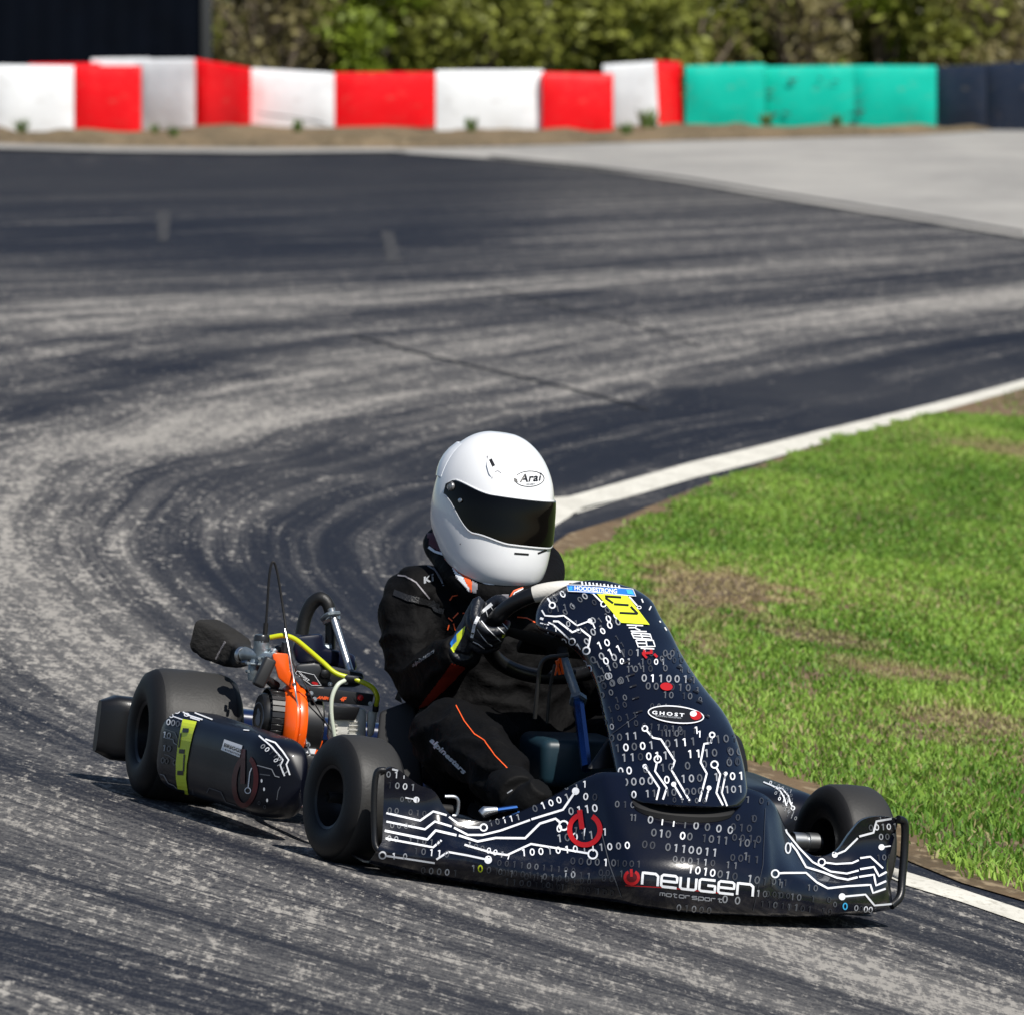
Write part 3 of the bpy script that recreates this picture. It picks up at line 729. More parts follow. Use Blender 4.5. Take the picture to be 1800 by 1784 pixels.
# ------------------------------------------------------------------ dark container behind the left end
def container():
    y = 134.; x1 = world_at(372, 50, y).x; x0 = x1 - 9.0; h = 2.9
    root = bpy.data.objects.new('storage_container', None); COL.objects.link(root); root.location = ((x0 + x1) / 2, y + 1.2, gh(0, y))
    tag(root, 'dark navy steel container behind the left end of the red and white barriers', 'container')
    NV = mat('container_navy', (.0015, .0032, .0075), .7, spec=.06, vary=.4, vscale=1.2)
    GR = mat('container_post_grey', (.03, .033, .034), .6)
    mb = MB(); w = (x1 - x0) / 2; P = []
    n = 120
    for i in range(n + 1):                       # corrugated front sheet
        xx = -w + .12 + (2 * w - .24) * i / n; dd = -1.2 + (.008 if (i // 2) % 2 else 0)
        P.append([Vector((xx, dd, .12)), Vector((xx, dd, h - .12))])
    mb.grid(P, 0, flip=True)
    mb.box((0, .05, h / 2), (2 * w - .2, 2.3, h - .1), None, .02)
    mb.build('wall', NV, root, flat=True)
    for sx in (-1, 1):
        q = MB(); q.box((sx * (w - .07), -1.16, h / 2), (.14, .16, h), None, .012); q.build('corner_post', GR, root)
    q = MB(); q.box((0, -1.17, .06), (2 * w - .28, .1, .12), None, .01); q.build('bottom_rail', NV, root)
    q = MB(); q.box((0, 0, h + .03), (2 * w, 2.6, .08), None, .02); q.build('roof', NV, root)
container()

# ------------------------------------------------------------------ woodland edge
def leaf_mat(name, c1, c2):
    m = bpy.data.materials.new(name); m.use_nodes = True
    nt, N, lk = nodes(m); b = nt.nodes['Principled BSDF']
    ob = N('ShaderNodeTexCoord').outputs['Object']
    c = mixc(nt, ramp_n(nt, noise_n(nt, ob, (2.6, 2.6, 2.6), (0, 0, 0), 3), .35, .65), c1, c2)
    lk(c, b.inputs['Base Color']); b.inputs['Roughness'].default_value = .6
    tr = N('ShaderNodeBsdfTranslucent'); lk(c, tr.inputs[0]); ms = N('ShaderNodeMixShader'); ms.inputs[0].default_value = .25
    lk(b.outputs[0], ms.inputs[1]); lk(tr.outputs[0], ms.inputs[2]); lk(ms.outputs[0], nt.nodes['Material Output'].inputs[0])
    return m
LEAF = {'green': leaf_mat('leaf_fresh_green', (.30, .40, .03), (.15, .20, .02)), 'olive': leaf_mat('leaf_olive', (.29, .32, .05), (.17, .185, .035)), 'brown': leaf_mat('leaf_dry_brown', (.25, .215, .085), (.15, .13, .05))}
BARK = mat('bark', (.17, .135, .10), .9, bump=.5, bscale=12)
def leaves(mb, n, clumps, size, rn, m=0):
    for _ in range(n):
        c, r = clumps[rn.randrange(len(clumps))]
        d = Vector((rn.gauss(0, 1), rn.gauss(0, 1), rn.gauss(0, 1))).normalized() * r * rn.random() ** .45
        p = c + Vector((d.x, d.y, d.z * .8))
        if p.z < .03: p.z = rn.uniform(.03, .3)
        a = Vector((rn.gauss(0, 1), rn.gauss(0, 1), rn.gauss(0, .7))).normalized(); b = a.cross(Vector((rn.gauss(0, 1), rn.gauss(0, 1), rn.gauss(0, 1)))).normalized()
        s = size * rn.uniform(.6, 1.4)
        mb.add([p - a * s, p - b * s * .45, p + a * s, p + b * s * .45], [(0, 1, 2, 3)], m)
def bush_meshes(kind, w, h, n, seed, tree=False):
    rn = random.Random(seed); st = MB(); cr = MB(); cl = []
    k = 14 if not tree else 26
    for _ in range(k):
        t = rn.random()
        zz = h * (.1 + .85 * t) if not tree else h * (.12 + .85 * t)
        rr = w * .5 * (1 - .55 * t)
        q = rn.uniform(0, 2 * math.pi); rad = rr * rn.uniform(.2, 1)
        cl.append((Vector((math.cos(q) * rad, math.sin(q) * rad * .8, zz)), w * rn.uniform(.13, .27)))
    for c, r in cl[:10 if not tree else 16]:
        s0 = Vector((rn.uniform(-.15, .15), rn.uniform(-.1, .1), 0)) if not tree else Vector((0, 0, min(c.z * .7, h * .5)))
        st.tube([s0, s0.lerp(c, .5) + Vector((rn.uniform(-.2, .2), rn.uniform(-.2, .2), .1)), c + (c - s0) * .15], [.035, .022, .006], 5)
    if tree: st.tube([(0, 0, 0), (.1, .05, h * .3), (.05, 0, h * .6), (0, .1, h * .9)], [.17, .14, .09, .03], 9)
    if kind == 'brown':
        for _ in range(40):
            q = rn.uniform(0, 6.28); p = Vector((math.cos(q) * .1, math.sin(q) * .1, rn.uniform(.1, h * .5)))
            e = p + Vector((math.cos(q) * w * .45, math.sin(q) * w * .3, h * rn.uniform(.2, .6)))
            st.tube([p, p.lerp(e, .5) + Vector((rn.uniform(-.15, .15), 0, .12)), e], [.014, .010, .004], 4)
    leaves(cr, n * 2, cl, .062 if not tree else .095, rn)
    return st, cr
def make_plant(name, kind, w, h, n, seed, tree=False):
    st, cr = bush_meshes(kind, w, h, n, seed, tree)
    root = bpy.data.objects.new(name, None); COL.objects.link(root)
    st.build('trunk' if tree else 'stems', BARK, root)
    cr.build('crown' if tree else 'foliage', LEAF[kind], root, flat=True)
    return root
def copy_tree(o):
    c = o.copy(); COL.objects.link(c)
    for ch in list(o.children):
        d = ch.copy(); COL.objects.link(d); d.parent = c
    return c
proto = {'green': make_plant('bush', 'green', 2.3, 2.5, 2600, 1), 'olive': make_plant('bush', 'olive', 2.5, 2.3, 2600, 2), 'brown': make_plant('bush', 'brown', 2.2, 2.2, 1300, 3)}
used = set()
KINDN = {'green': 'bright green leafy bush', 'olive': 'dull olive green bush', 'brown': 'dry brown twiggy bush'}
spots = [(-140, 'olive', 139, 'behind the dark container at the far left'), (110, 'green', 140, 'behind the dark container'), (340, 'olive', 139.5, 'at the right corner of the dark container'), (470, 'brown', 137.5, 'behind the sloping white block'),
         (575, 'brown', 139, 'behind the left end of the widest red block'), (655, 'green', 138, 'behind the widest red block'), (765, 'brown', 139.5, 'behind the left end of the widest white block'),
         (840, 'olive', 138, 'behind the middle of the widest white block'), (930, 'green', 139, 'behind the right end of the widest white block'), (1035, 'olive', 138.5, 'behind the red block left of the leaning white block'),
         (1120, 'green', 139, 'behind the leaning white block'), (1225, 'olive', 138, 'behind the narrow red end block'), (1310, 'green', 139.5, 'behind the plain teal block'),
         (1405, 'brown', 138.5, 'behind the left half of the scuffed teal block'), (1470, 'olive', 140, 'behind the right half of the scuffed teal block'), (1570, 'green', 139, 'behind the last teal block'),
         (1665, 'olive', 138.5, 'behind the first navy block'), (1760, 'brown', 138, 'behind the navy block at the right edge'), (1880, 'olive', 139.5, 'beyond the right edge')]
rn = random.Random(5)
for px, kind, yy, where in spots:
    o = proto[kind] if kind not in used else copy_tree(proto[kind]); used.add(kind)
    yy += 6; o.location = (world_at(px, 60, yy).x, yy, gh(0, yy) - .05); s = rn.uniform(.95, 1.3)
    o.scale = (s, s, s * rn.uniform(.9, 1.15)); o.rotation_euler = (0, 0, rn.uniform(0, 6.28))
    tag(o, f'{KINDN[kind]} {where}', 'bush', 'bushes along the wood edge beyond the barriers')
tp = {'green': make_plant('tree', 'green', 4.2, 8, 4200, 21, True), 'olive': make_plant('tree', 'olive', 4.5, 9, 4200, 22, True)}
tused = set()
tl = [(-250, 'olive', 146, 'behind the dark container, farthest left'), (60, 'green', 148, 'behind the dark container'), (420, 'olive', 146, 'just right of the dark container'), (610, 'green', 149, 'above the widest red block'), (800, 'olive', 145, 'above the left part of the widest white block'),
      (990, 'green', 148, 'above the red block beside the leaning white block'), (1180, 'olive', 146, 'above the narrow red end block'), (1370, 'green', 149, 'above the scuffed teal block'), (1560, 'olive', 145.5, 'above the last teal block'), (1740, 'green', 148, 'above the navy blocks'), (1960, 'olive', 147, 'beyond the right edge')]
for px, kind, yy, where in tl:
    o = tp[kind] if kind not in tused else copy_tree(tp[kind]); tused.add(kind)
    o.location = (world_at(px, 60, yy).x, yy, gh(0, yy) - .05); s = rn.uniform(.9, 1.15); o.scale = (s, s, s); o.rotation_euler = (0, 0, rn.uniform(0, 6.28))
    tag(o, f'{"fresh green" if kind == "green" else "olive green"} tree of the wood, {where}', 'tree', 'trees of the wood behind the bushes')
# weeds at the foot of the barriers
wproto = None
WEED = leaf_mat('weed_leaf', (.16, .25, .06), (.09, .15, .04))
for px, py, s, where in ((38, 236, .9, 'at the foot of the leftmost white block'), (272, 238, .6, 'at the foot of the set back white block'), (305, 244, .7, 'on the dirt in front of the set back white block'), (523, 235, .8, 'at the foot of the sloping white block'), (828, 234, .9, 'at the foot of the widest white block'),
                         (1138, 228, 1.3, 'in front of the leaning white block, the tallest weed'), (1100, 240, .8, 'on the dirt left of the tallest weed'), (1248, 215, 1.0, 'at the foot of the plain teal block'), (1345, 222, .8, 'below the joint of the first two teal blocks'), (1470, 224, .8, 'below the scuffed teal block')):
    if wproto is None:
        mb = MB(); q = random.Random(9)
        for _ in range(60):
            a = q.uniform(0, 6.28); l = q.uniform(.08, .22); b = Vector((math.cos(a), math.sin(a), 0)); p = Vector((q.uniform(-.06, .06), q.uniform(-.06, .06), 0))
            t = p + b * l * q.uniform(.2, .7) + Vector((0, 0, l)); sd = Vector((-b.y, b.x, 0)) * .014
            mb.add([p - sd * .4, p + sd * .4, p.lerp(t, .6) + sd, t, p.lerp(t, .6) - sd], [(0, 1, 2, 3, 4)])
        o = mb.build('weed', WEED, flat=True); wproto = o
    else: o = wproto.copy(); COL.objects.link(o)
    g = G(px, py + 12); o.location = g + Vector((0, 0, .10)); o.scale = (s, s, s); o.rotation_euler = (0, 0, px)
    tag(o, f'small green weed {where}', 'weed', 'weeds along the foot of the barriers')

# ================================================================== the kart
kart = bpy.data.objects.new('racing_kart', None); COL.objects.link(kart); kart.matrix_world = KM
tag(kart, 'dark navy racing kart printed with binary digits and white circuit lines, cornering on the track', 'go-kart')

def lerp2(a, b, t): return tuple(a[i] + (b[i] - a[i]) * t for i in range(len(a)))
def cr1(vals, t):
    """Catmull-Rom through a list of tuples, t in 0..n-1"""
    n = len(vals); i = min(int(t), n - 2); f = t - i
    b, c = vals[i], vals[i + 1]; a = vals[i - 1] if i else lerp2(c, b, 2); d = vals[i + 2] if i + 2 < n else lerp2(b, c, 2)
    return tuple(.5 * (2 * b[k] + (c[k] - a[k]) * f + (2 * a[k] - 5 * b[k] + 4 * c[k] - d[k]) * f * f + (3 * b[k] - a[k] - 3 * c[k] + d[k]) * f ** 3) for k in range(len(b)))

# ---------------------------------------------------------------- nose bodywork
# stations from the kart's right to its left: (top), (crease), (bottom) as picture column, row, depth
ST = [
 ((676, 1352, -.225), (672, 1478, -.255), (652, 1510, -.245)),
 ((695, 1349, -.23), (697, 1484, -.265), (695, 1519, -.265)),
 ((735, 1378, -.235), (740, 1488, -.29), (742, 1530, -.29)),
 ((764, 1391, -.24), (778, 1490, -.315), (782, 1538, -.31)),
 ((796, 1434, -.245), (816, 1494, -.335), (822, 1545, -.33)),
 ((865, 1442, -.255), (885, 1510, -.385), (893, 1556, -.385)),
 ((946, 1413, -.285), (960, 1521, -.43), (968, 1565, -.43)),
 ((1000, 1384, -.30), (1015, 1526, -.46), (1022, 1571, -.46)),
 ((1046, 1361, -.325), (1072, 1520, -.50), (1086, 1579, -.505)),
 ((1082, 1357, -.34), (1118, 1514, -.535), (1130, 1587, -.54)),
 ((1190, 1362, -.35), (1220, 1519, -.56), (1220, 1598, -.56)),
 ((1305, 1383, -.34), (1335, 1528, -.53), (1322, 1603, -.535)),
 ((1356, 1406, -.325), (1368, 1534, -.49), (1370, 1605, -.495)),
 ((1388, 1466, -.315), (1410, 1546, -.46), (1418, 1605, -.46)),
 ((1428, 1503, -.305), (1452, 1553, -.415), (1462, 1604, -.42)),
 ((1468, 1497, -.295), (1492, 1552, -.375), (1500, 1601, -.38)),
 ((1494, 1464, -.285), (1520, 1547, -.335), (1528, 1599, -.34)),
 ((1515, 1441, -.275), (1540, 1540, -.30), (1548, 1596, -.305)),
 ((1545, 1434, -.255), (1556, 1530, -.275), (1562, 1594, -.28)),
 ((1580, 1438, -.235), (1560, 1520, -.25), (1570, 1592, -.26)),
]
def nose_point(t, v):
    T, C, B = (cr1([s[k] for s in ST], t) for k in range(3))
    if v < .62:
        w = v / .62; p = lerp2(T, C, w)
        wing = min(1, max(0, (8.2 - t) / 1.2)) + min(1, max(0, (t - 11.6) / 1.2))
        return (p[0], p[1], p[2] + (.022 * wing - .012 * (1 - min(1, wing))) * math.sin(math.pi * w))
    w = (v - .62) / .38; p = lerp2(C, B, w)
    return (p[0], p[1], p[2] - .012 * math.sin(math.pi * w))
mb = MB(); P = []
NT, NV = 133, 22
for i in range(NT + 1):
    t = i / NT * (len(ST) - 1); row = []
    for j in range(NV + 1):
        px, py, y = nose_point(t, j / NV); row.append(K(px, py, y=y))
    bt = row[-1]
    top = row[0]
    row = [top + Vector((0, .03, -.012)), top + Vector((0, .012, .0))] + row
    row += [bt + Vector((0, .012, -.008)), bt + Vector((0, .05, -.012)), bt + Vector((0, .16, -.010))]
    P.append(row)
mb.shell(P, .004, 0, toward=CAML)
pr = Print(mb)
Z5 = lambda x, y: (620 + x / 3.4615, 1300 + y / 3.4615)
Z6 = lambda x, y: (1050 + x / 3., 1320 + y / 3.)
Z8 = lambda x, y: (1300 + x / 5.625, 1340 + y / 5.625)
def T5(pts, *a, **k): pr.trace([Z5(*p) for p in pts], *a, **k)
def T8(pts, *a, **k): pr.trace([Z8(*p) for p in pts], *a, **k)
# dark digit field first, prints over it
rowL = [(0, 0)]
pr.row('01110', Z5(218, 208), (13.3, .9), 10.5, 'lwwmd'); pr.row('1001', Z5(225, 272), (13.5, 1.4), 11, 'dlwl'); pr.row('001', Z5(300, 360), (13, 1), 9, 'mmd')
pr.row('00 010', Z5(225, 428), (12.2, 1.2), 10, 'mmdddd'); pr.row('0000', Z5(240, 520), (12.2, .6), 10, 'mmmd'); pr.row('90 11010'.replace('9', '0'), Z5(222, 600), (12.4, 1.2), 10, 'll mmmmd')
pr.row('0 10', Z5(112, 700), (20, .8), 10, 'm wl'); pr.row('10110', Z5(385, 676), (13.6, 1.4), 11, 'dmwwm'); pr.row('00091'.replace('9', '0'), Z5(430, 790), (14, 1.2), 11, 'mllwm')
pr.row('1', Z5(735, 780), (1, 0), 11, L_); pr.row('0', Z5(778, 782), (1, 0), 12, YE); pr.row('0101 011 1', Z5(830, 790), (13.2, 2.2), 11, 'mddmmddmdd')
pr.row('10111', Z5(840, 508), (12, -2.7), 10, 'mmwwl'); pr.row('01001', Z5(1110, 418), (14, -5), 11.5, 'mwwwl'); pr.row('01', Z5(1300, 285), (17, -4), 11, 'ml'); pr.row('1', Z5(1412, 270), (1, 0), 11, W_); pr.row('0110', Z5(1330, 434), (14, -1.8), 13, 'lwww')
pr.row('00', Z5(1420, 345), (16, 1), 12, 'wd'); pr.row('0111', Z5(1258, 540), (14.5, 2), 13, 'wmmw'); pr.row('10011', Z5(1258, 600), (14, -1.5), 13, 'lmwml'); pr.row('1', Z5(1535, 560), (1, 0), 12, W_)
pr.row('1000011', Z5(708, 640), (11.5, 3.4), 10, 'lmmwwlw'); pr.row('1001010111000', Z5(1040, 688), (15.2, -1.1), 12, 'wwwlwwwlwlwlw'); pr.row('000010', Z5(1340, 738), (14.4, .6), 12, 'ddmmwm'); pr.row('1011 00', Z5(1295, 815), (13.6, 1.4), 11, 'lldm dd')
pr.row('0 11 1 100', Z5(1190, 880), (12.5, 1.6), 10, 'md ddddmdd')
pr.fill([Z5(*p) for p in ((850, 720), (1300, 770), (1590, 870), (1600, 930), (1000, 880), (850, 830))], (13, 1.4), (0, 15), 10, [I_, I_, M_], 3, .3)
T5([(205, 445), (410, 492), (490, 435), (570, 458)], 3.6); T5([(205, 497), (440, 545), (500, 497), (600, 528)], 3.6); T5([(195, 553), (455, 607), (505, 552), (630, 582)], 4.2)
T5([(200, 600), (490, 655), (540, 612)], 3.6); T5([(182, 700), (330, 722), (500, 748)], 3.2, start='o', r=5.8); T5([(510, 727), (580, 682), (700, 703), (825, 730)], 3.4, end='d', r=6.8)
T5([(585, 468), (640, 510), (700, 533), (797, 534)], 3.4, end='o', r=6); T5([(615, 535), (700, 580), (790, 580), (900, 553), (1080, 488)], 3.6); T5([(1088, 484), (1280, 425), (1358, 312)], 3.8, end='d', r=6.6)
T5([(645, 583), (760, 620), (870, 598), (1050, 600), (1140, 510), (1235, 480), (1285, 522)], 4.0, end='o', r=8); T5([(680, 640), (850, 690), (940, 703), (1085, 635), (1300, 670), (1462, 696)], 3.6, end='o', r=8)
T5([(240, 176), (330, 200), (400, 275), (500, 308)], 3.4); T5([(320, 350), (387, 363)], 2.2, end='d', r=5.6); T5([(1140, 388), (1185, 325), (1240, 305)], 3.2)
T5([(95, 610), (135, 612)], 2.4)
c = Z5(1415, 548); pr.ring(c, 27, 27, 9, RD, n=36, a0=-60, a1=245, off=.0022); pr.ribbon([Z5(1385, 428), Z5(1400, 545)], 9, RD, off=.0024)
# centre shell: seam lines, digits, team lettering
for q in ([(1057, 1458), (1072, 1520), (1093, 1576)],): pr.ribbon(q, 1.6, M_)
pr.ribbon([Z6(885, 300), Z6(872, 600), Z6(820, 840)], 1.2, I_)
for txt, x, y, dx, dy, h, tn in (('010', 105, 280, 13.5, .6, 11, 'mdm'), ('11', 180, 350, 6, .5, 11, 'mm'), ('01110000', 280, 362, 20, 2.6, 13, 'lwwmlmll'), ('010 00 1011 101', 298, 430, 12.6, 1.4, 13, 'mlmdw dd mmdm ddd'), ('00 0110011   1', 250, 492, 13.6, 1.6, 13, 'dd  llllllw    d'), ('000110 11', 410, 570, 13.2, 1.4, 11, 'mmmmld mm'),
        ('1010010 1011', 490, 622, 13.0, 2.1, 13, 'wwwwmld lmdd'), ('0 0', 672, 778, 11, 1.2, 13, 'lll'), ('01000', 430, 822, 13.2, 1.2, 11, 'lmlmm'), ('101 01', 720, 250, 12, 1, 11, 'ddmmdd'), ('0 1', 740, 350, 13, 1, 11, 'ddd'),
        ('1001', 110, 590, 12, .6, 11, 'dddd'), ('00 10', 20, 640, 12, .6, 11, 'dd md')):
    pr.row(txt, Z6(x, y), (dx, dy), h, tn)
pr.fill([Z6(*p) for p in ((690, 230), (850, 250), (850, 580), (690, 560))], (14, 1.2), (1, 18), 12, [I_], 8, .35)
def stroke_word(word, org, ex, ey, w, m, gap=.22, off=.0022):
    """square rounded lettering drawn with strokes; ex = one letter width, ey = x-height upward"""
    g = {'n': [[(0, 0), (0, 1), (.82, 1), (1, .82), (1, 0)]], 'e': [[(1, 0), (.12, 0), (0, .12), (0, .88), (.12, 1), (.88, 1), (1, .88), (1, .48), (0, .48)]], 'w': [[(0, 1), (0, .12), (.12, 0), (.88, 0), (1, .12), (1, 1)], [(.5, 0), (.5, 1)]],
         'g': [[(1, 1), (.12, 1), (0, .88), (0, .12), (.12, 0), (1, 0), (1, .52), (.5, .52)]], 'm': [[(0, 0), (0, 1), (.88, 1), (1, .88), (1, 0)], [(.5, 0), (.5, 1)]], 'o': [[(.12, 0), (0, .12), (0, .88), (.12, 1), (.88, 1), (1, .88), (1, .12), (.88, 0), (.12, 0)]],
         't': [[(.35, 1.35), (.35, .12), (.47, 0), (.9, 0)], [(0, 1), (.85, 1)]], 'r': [[(0, 0), (0, 1), (.8, 1)]], 's': [[(0, 0), (.9, 0), (1, .1), (1, .42), (.9, .5), (.1, .5), (0, .6), (0, .9), (.1, 1), (1, 1)]], 'p': [[(0, -.4), (0, 1), (.88, 1), (1, .88), (1, .12), (.88, 0), (0, 0)]]}
    x = 0
    for ch in word:
        for st in g[ch]: pr.ribbon([(org[0] + ex[0] * (x + a) + ey[0] * b, org[1] + ex[1] * (x + a) + ey[1] * b) for a, b in st], w, m, step=3, off=off)
        x += 1 + gap
stroke_word('newgen', Z6(236, 700), (27.2, 3.0), (1.5, -20), 4.4, W_)
stroke_word('motorsport', Z6(330, 758), (8.6, .95), (.4, -5.2), 1.7, L_, gap=.3)
c = Z6(183, 665); pr.ring(c, 11.5, 11, 5, RD, n=22, a0=-60, a1=240, off=.0022); pr.disc(c, 9, DR, off=.0018); pr.ribbon([Z6(180, 622), Z6(182, 662)], 4.5, RD, off=.0026)
pr.ribbon([Z6(150, 706), Z6(370, 718), Z6(700, 752)], 1.5, RD, off=.002)
# left wing prints
T8([(390, 480), (462, 690), (590, 850), (720, 985), (900, 1080), (1060, 1100), (1175, 1068)], 3.2, start='d', r=5.2); T8([(500, 795), (560, 870), (655, 1035), (820, 1085), (960, 1140), (1070, 1160), (1165, 1135)], 3.6)
pr.ring(Z8(475, 845), 4.4, 9, 2.6, W_, n=16)
T8([(348, 1098), (430, 1092), (655, 1092), (760, 1185), (870, 1243), (1060, 1222), (1290, 1208), (1315, 1288), (1440, 1245)], 3.4, start='o', r=6.5)
T8([(810, 985), (950, 1003), (1110, 995), (1175, 965)], 3.0, start='o', r=6); T8([(1190, 945), (1290, 930), (1415, 1045)], 3.2); T8([(1190, 1055), (1325, 1032), (1375, 1122), (1450, 1080)], 3.4)
T8([(1180, 1132), (1325, 1108), (1345, 1215), (1445, 1170)], 3.4); T8([(940, 912), (1040, 870), (1165, 745)], 3.2, start='d', r=5); T8([(1180, 728), (1320, 690), (1350, 577), (1560, 540)], 3.6)
T8([(1010, 1325), (1240, 1303), (1330, 1410), (1535, 1392)], 3.2, start='d', r=6); T8([(1400, 835), (1490, 822)], 2.2, start='d', r=5.4); T8([(1425, 1030), (1468, 1000)], 2.6)
for txt, x, y, dx, dy, h, tn in (('00101', 1295, 640, 10.5, -.6, 10.5, 'mwlwl'), ('001', 1395, 732, 11, -.4, 10.5, 'lmm'), ('1100', 1390, 552, 9, -1, 6, 'lmlm'), ('011', 335, 1175, 10, 1, 11, 'mmd'), ('10 1 10 1', 180, 1290, 12, 1.2, 11, 'lm d mmdd'), ('0 1101 10', 350, 1405, 12, 1.5, 11, 'm mmdd dd'), ('0', 940, 1400, 1, 0, 9, M_), ('0', 1040, 1418, 1, 0, 12, CY), ('00001', 1150, 1435, 8.4, 1.0, 10, 'ldwwm'), ('100', 1370, 940, 10, -.6, 10, 'dmd')):
    pr.row(txt, Z8(x, y), (dx, dy), h, tn)
pr.fill([Z8(*p) for p in ((300, 1180), (900, 1260), (900, 1430), (200, 1430))], (12, 1.2), (0, 18), 10, [I_, I_, M_], 17, .45)
noseP = pr
mb.build('nose_bodywork', [NAVY] + DEC, kart)
# outer hoop at each wing end, silver recess, undertray
hoops = (([(678, 1353, -.225), (664, 1355, -.222), (659, 1375, -.222), (657, 1420, -.225), (658, 1460, -.23), (661, 1488, -.24), (676, 1502, -.25)], .0065), ([(1578, 1439, -.235), (1590, 1447, -.225), (1590, 1490, -.225), (1586, 1540, -.235), (1582, 1575, -.25), (1566, 1592, -.265)], .0085))
for pts, rr in hoops:
    q = MB(); q.tube([K(a, b, y=y) for a, b, y in pts], rr, 10, smooth_n=6); q.build('wing_hoop', BLACKP, kart)
q = MB(); fr = [K(a, b, y=-.222) for a, b in ((782, 1399), (800, 1400), (806, 1410), (803, 1431), (795, 1433))]
q.tube(fr, .0035, 8, smooth_n=4); q.build('bumper_clamp', STEEL, kart)
q = MB(); q.hull8([K(700, 1524, y=-.20), K(1212, 1606, y=-.50), K(1530, 1606, y=-.30), K(1530, 1590, y=-.28), K(1212, 1590, y=-.48), K(700, 1510, y=-.19)], [Vector((-.50, .0, .022)), Vector((0, .0, .022)), Vector((.5, .0, .022)), Vector((.5, .0, .034)), Vector((0, 0, .034)), Vector((-.5, 0, .034))], bev=0)
q.build('floor_tray', MATTE, kart)
# scoop under the front panel: black shell stands in for its shaded opening
q = MB(); A = []
for k in range(33):
    u = k / 32; x = 1112 + 178 * u; e = max(0, 1 - (2 * u - 1) ** 2) ** .5; yy = 1404 + 14 * u
    A.append([noseP.P(x, yy + 2, .001), noseP.P(x, yy + 6 + 4 * e, .002 + .006 * e), noseP.P(x, yy + 8 + 14 * e, .003 + .009 * e), noseP.P(x, yy + 9 + 21 * e, .003 + .008 * e), noseP.P(x, yy + 10 + 24 * e, .001)])
q.shell(A, .003, toward=CAML); q.build('air_scoop', MATTE, kart)

# ---------------------------------------------------------------- front panel (tall fairing in front of the wheel)
FR = [((1003, 1026, .235), (1100, 1030, .235), .030), ((985, 1033, .225), (1117, 1035, .225), .045), ((955, 1052, .20), (1145, 1055, .20), .065), ((942, 1078, .165), (1161, 1084, .165), .078), ((946, 1104, .125), (1178, 1110, .125), .085), ((985, 1124, .085), (1192, 1138, .085), .085),
      ((1016, 1148, .045), (1205, 1161, .045), .085), ((1036, 1178, .0), (1220, 1184, .0), .085), ((1050, 1212, -.055), (1243, 1215, -.055), .085), ((1059, 1250, -.115), (1271, 1250, -.115), .085), ((1068, 1290, -.18), (1290, 1286, -.18), .085), ((1077, 1332, -.245), (1305, 1333, -.245), .085), ((1085, 1366, -.315), (1312, 1372, -.315), .085), ((1095, 1392, -.365), (1313, 1396, -.365), .082), ((1112, 1408, -.40), (1304, 1414, -.395), .078), ((1128, 1411, -.415), (1295, 1419, -.405), .072)]
mb = MB(); P = []; NR = 75
def fair(t, s):
    L, Rr, b = (cr1([f[k] if k < 2 else (f[2],) for f in FR], t) for k in range(3))
    p = lerp2(L, Rr, s); c = 1 - abs(2 * s - 1) ** 2.3
    e = math.sqrt(max(0, c)) * .75 + c * .25
    lift = max(0, 1 - t / 2.2) * 9 * (1 - (2 * s - 1) ** 2)
    return K(p[0], p[1] - lift, y=p[2] - b[0] * e)
for i in range(NR + 1):
    t = i / NR * (len(FR) - 1)
    P.append([fair(t, .5 - .5 * math.cos(math.pi * j / 30)) for j in range(31)])
# roll the top edge back
P = [[p + Vector((0, .03, -.004)) for p in P[0]]] + P
mb.shell(P, .004, 0, toward=CAML)
pr = Print(mb)
Z4 = lambda x, y: (880 + x / 3.568, 980 + y / 3.568)
Z5b = lambda x, y: (950 + x / 7.136, 1010 + y / 7.136)
def T4(pts, *a, **k): pr.trace([Z4(*p) for p in pts], *a, **k)
def Tb(pts, *a, **k): pr.trace([Z5b(*p) for p in pts], *a, **k)
for txt, x, y, dx, dy, h, tn in (('00  11  00', 640, 755, 13, -4.2, 10.5, 'mlmmmmmmmm'), ('0001', 650, 805, 13.6, -4.2, 10.5, 'dmmm'), ('00', 640, 860, 15, -4, 10.5, 'mm'), ('1 10', 630, 920, 14, -4, 10, 'dddm'), ('1100', 640, 965, 13, -4, 10, 'dddd'), ('01011', 655, 1030, 13, -3, 10, 'mdddd'), ('0 10', 700, 1060, 14, -2, 10, 'l  dd'),
        ('0011 1 110 1', 700, 1130, 13.4, -1.2, 12, 'mmllmmmmdddw'), ('10001 0111 0101', 735, 1195, 14.6, -1.3, 13, 'mwmwl  lwmd mmdm'), ('1100111 1110 00', 775, 1255, 14.4, -.8, 13, 'lldwwlm wwlmm mm'), ('00 0 10 0 0  00', 755, 1340, 14.6, -1.2, 13, 'wwdm mmd l d mdm'), ('0000 01100 11011', 785, 1408, 14.4, -.8, 13, 'lllldwmllmdl wwww'), ('0 11 10 0001 1101', 838, 1485, 11.6, -.6, 12, 'wdlm mmdmmmdd llld'), ('01000', 1090, 1520, 13, .4, 9, 'dmdmd')):
    pr.row(txt, Z4(x, y), (dx, dy), h, tn)
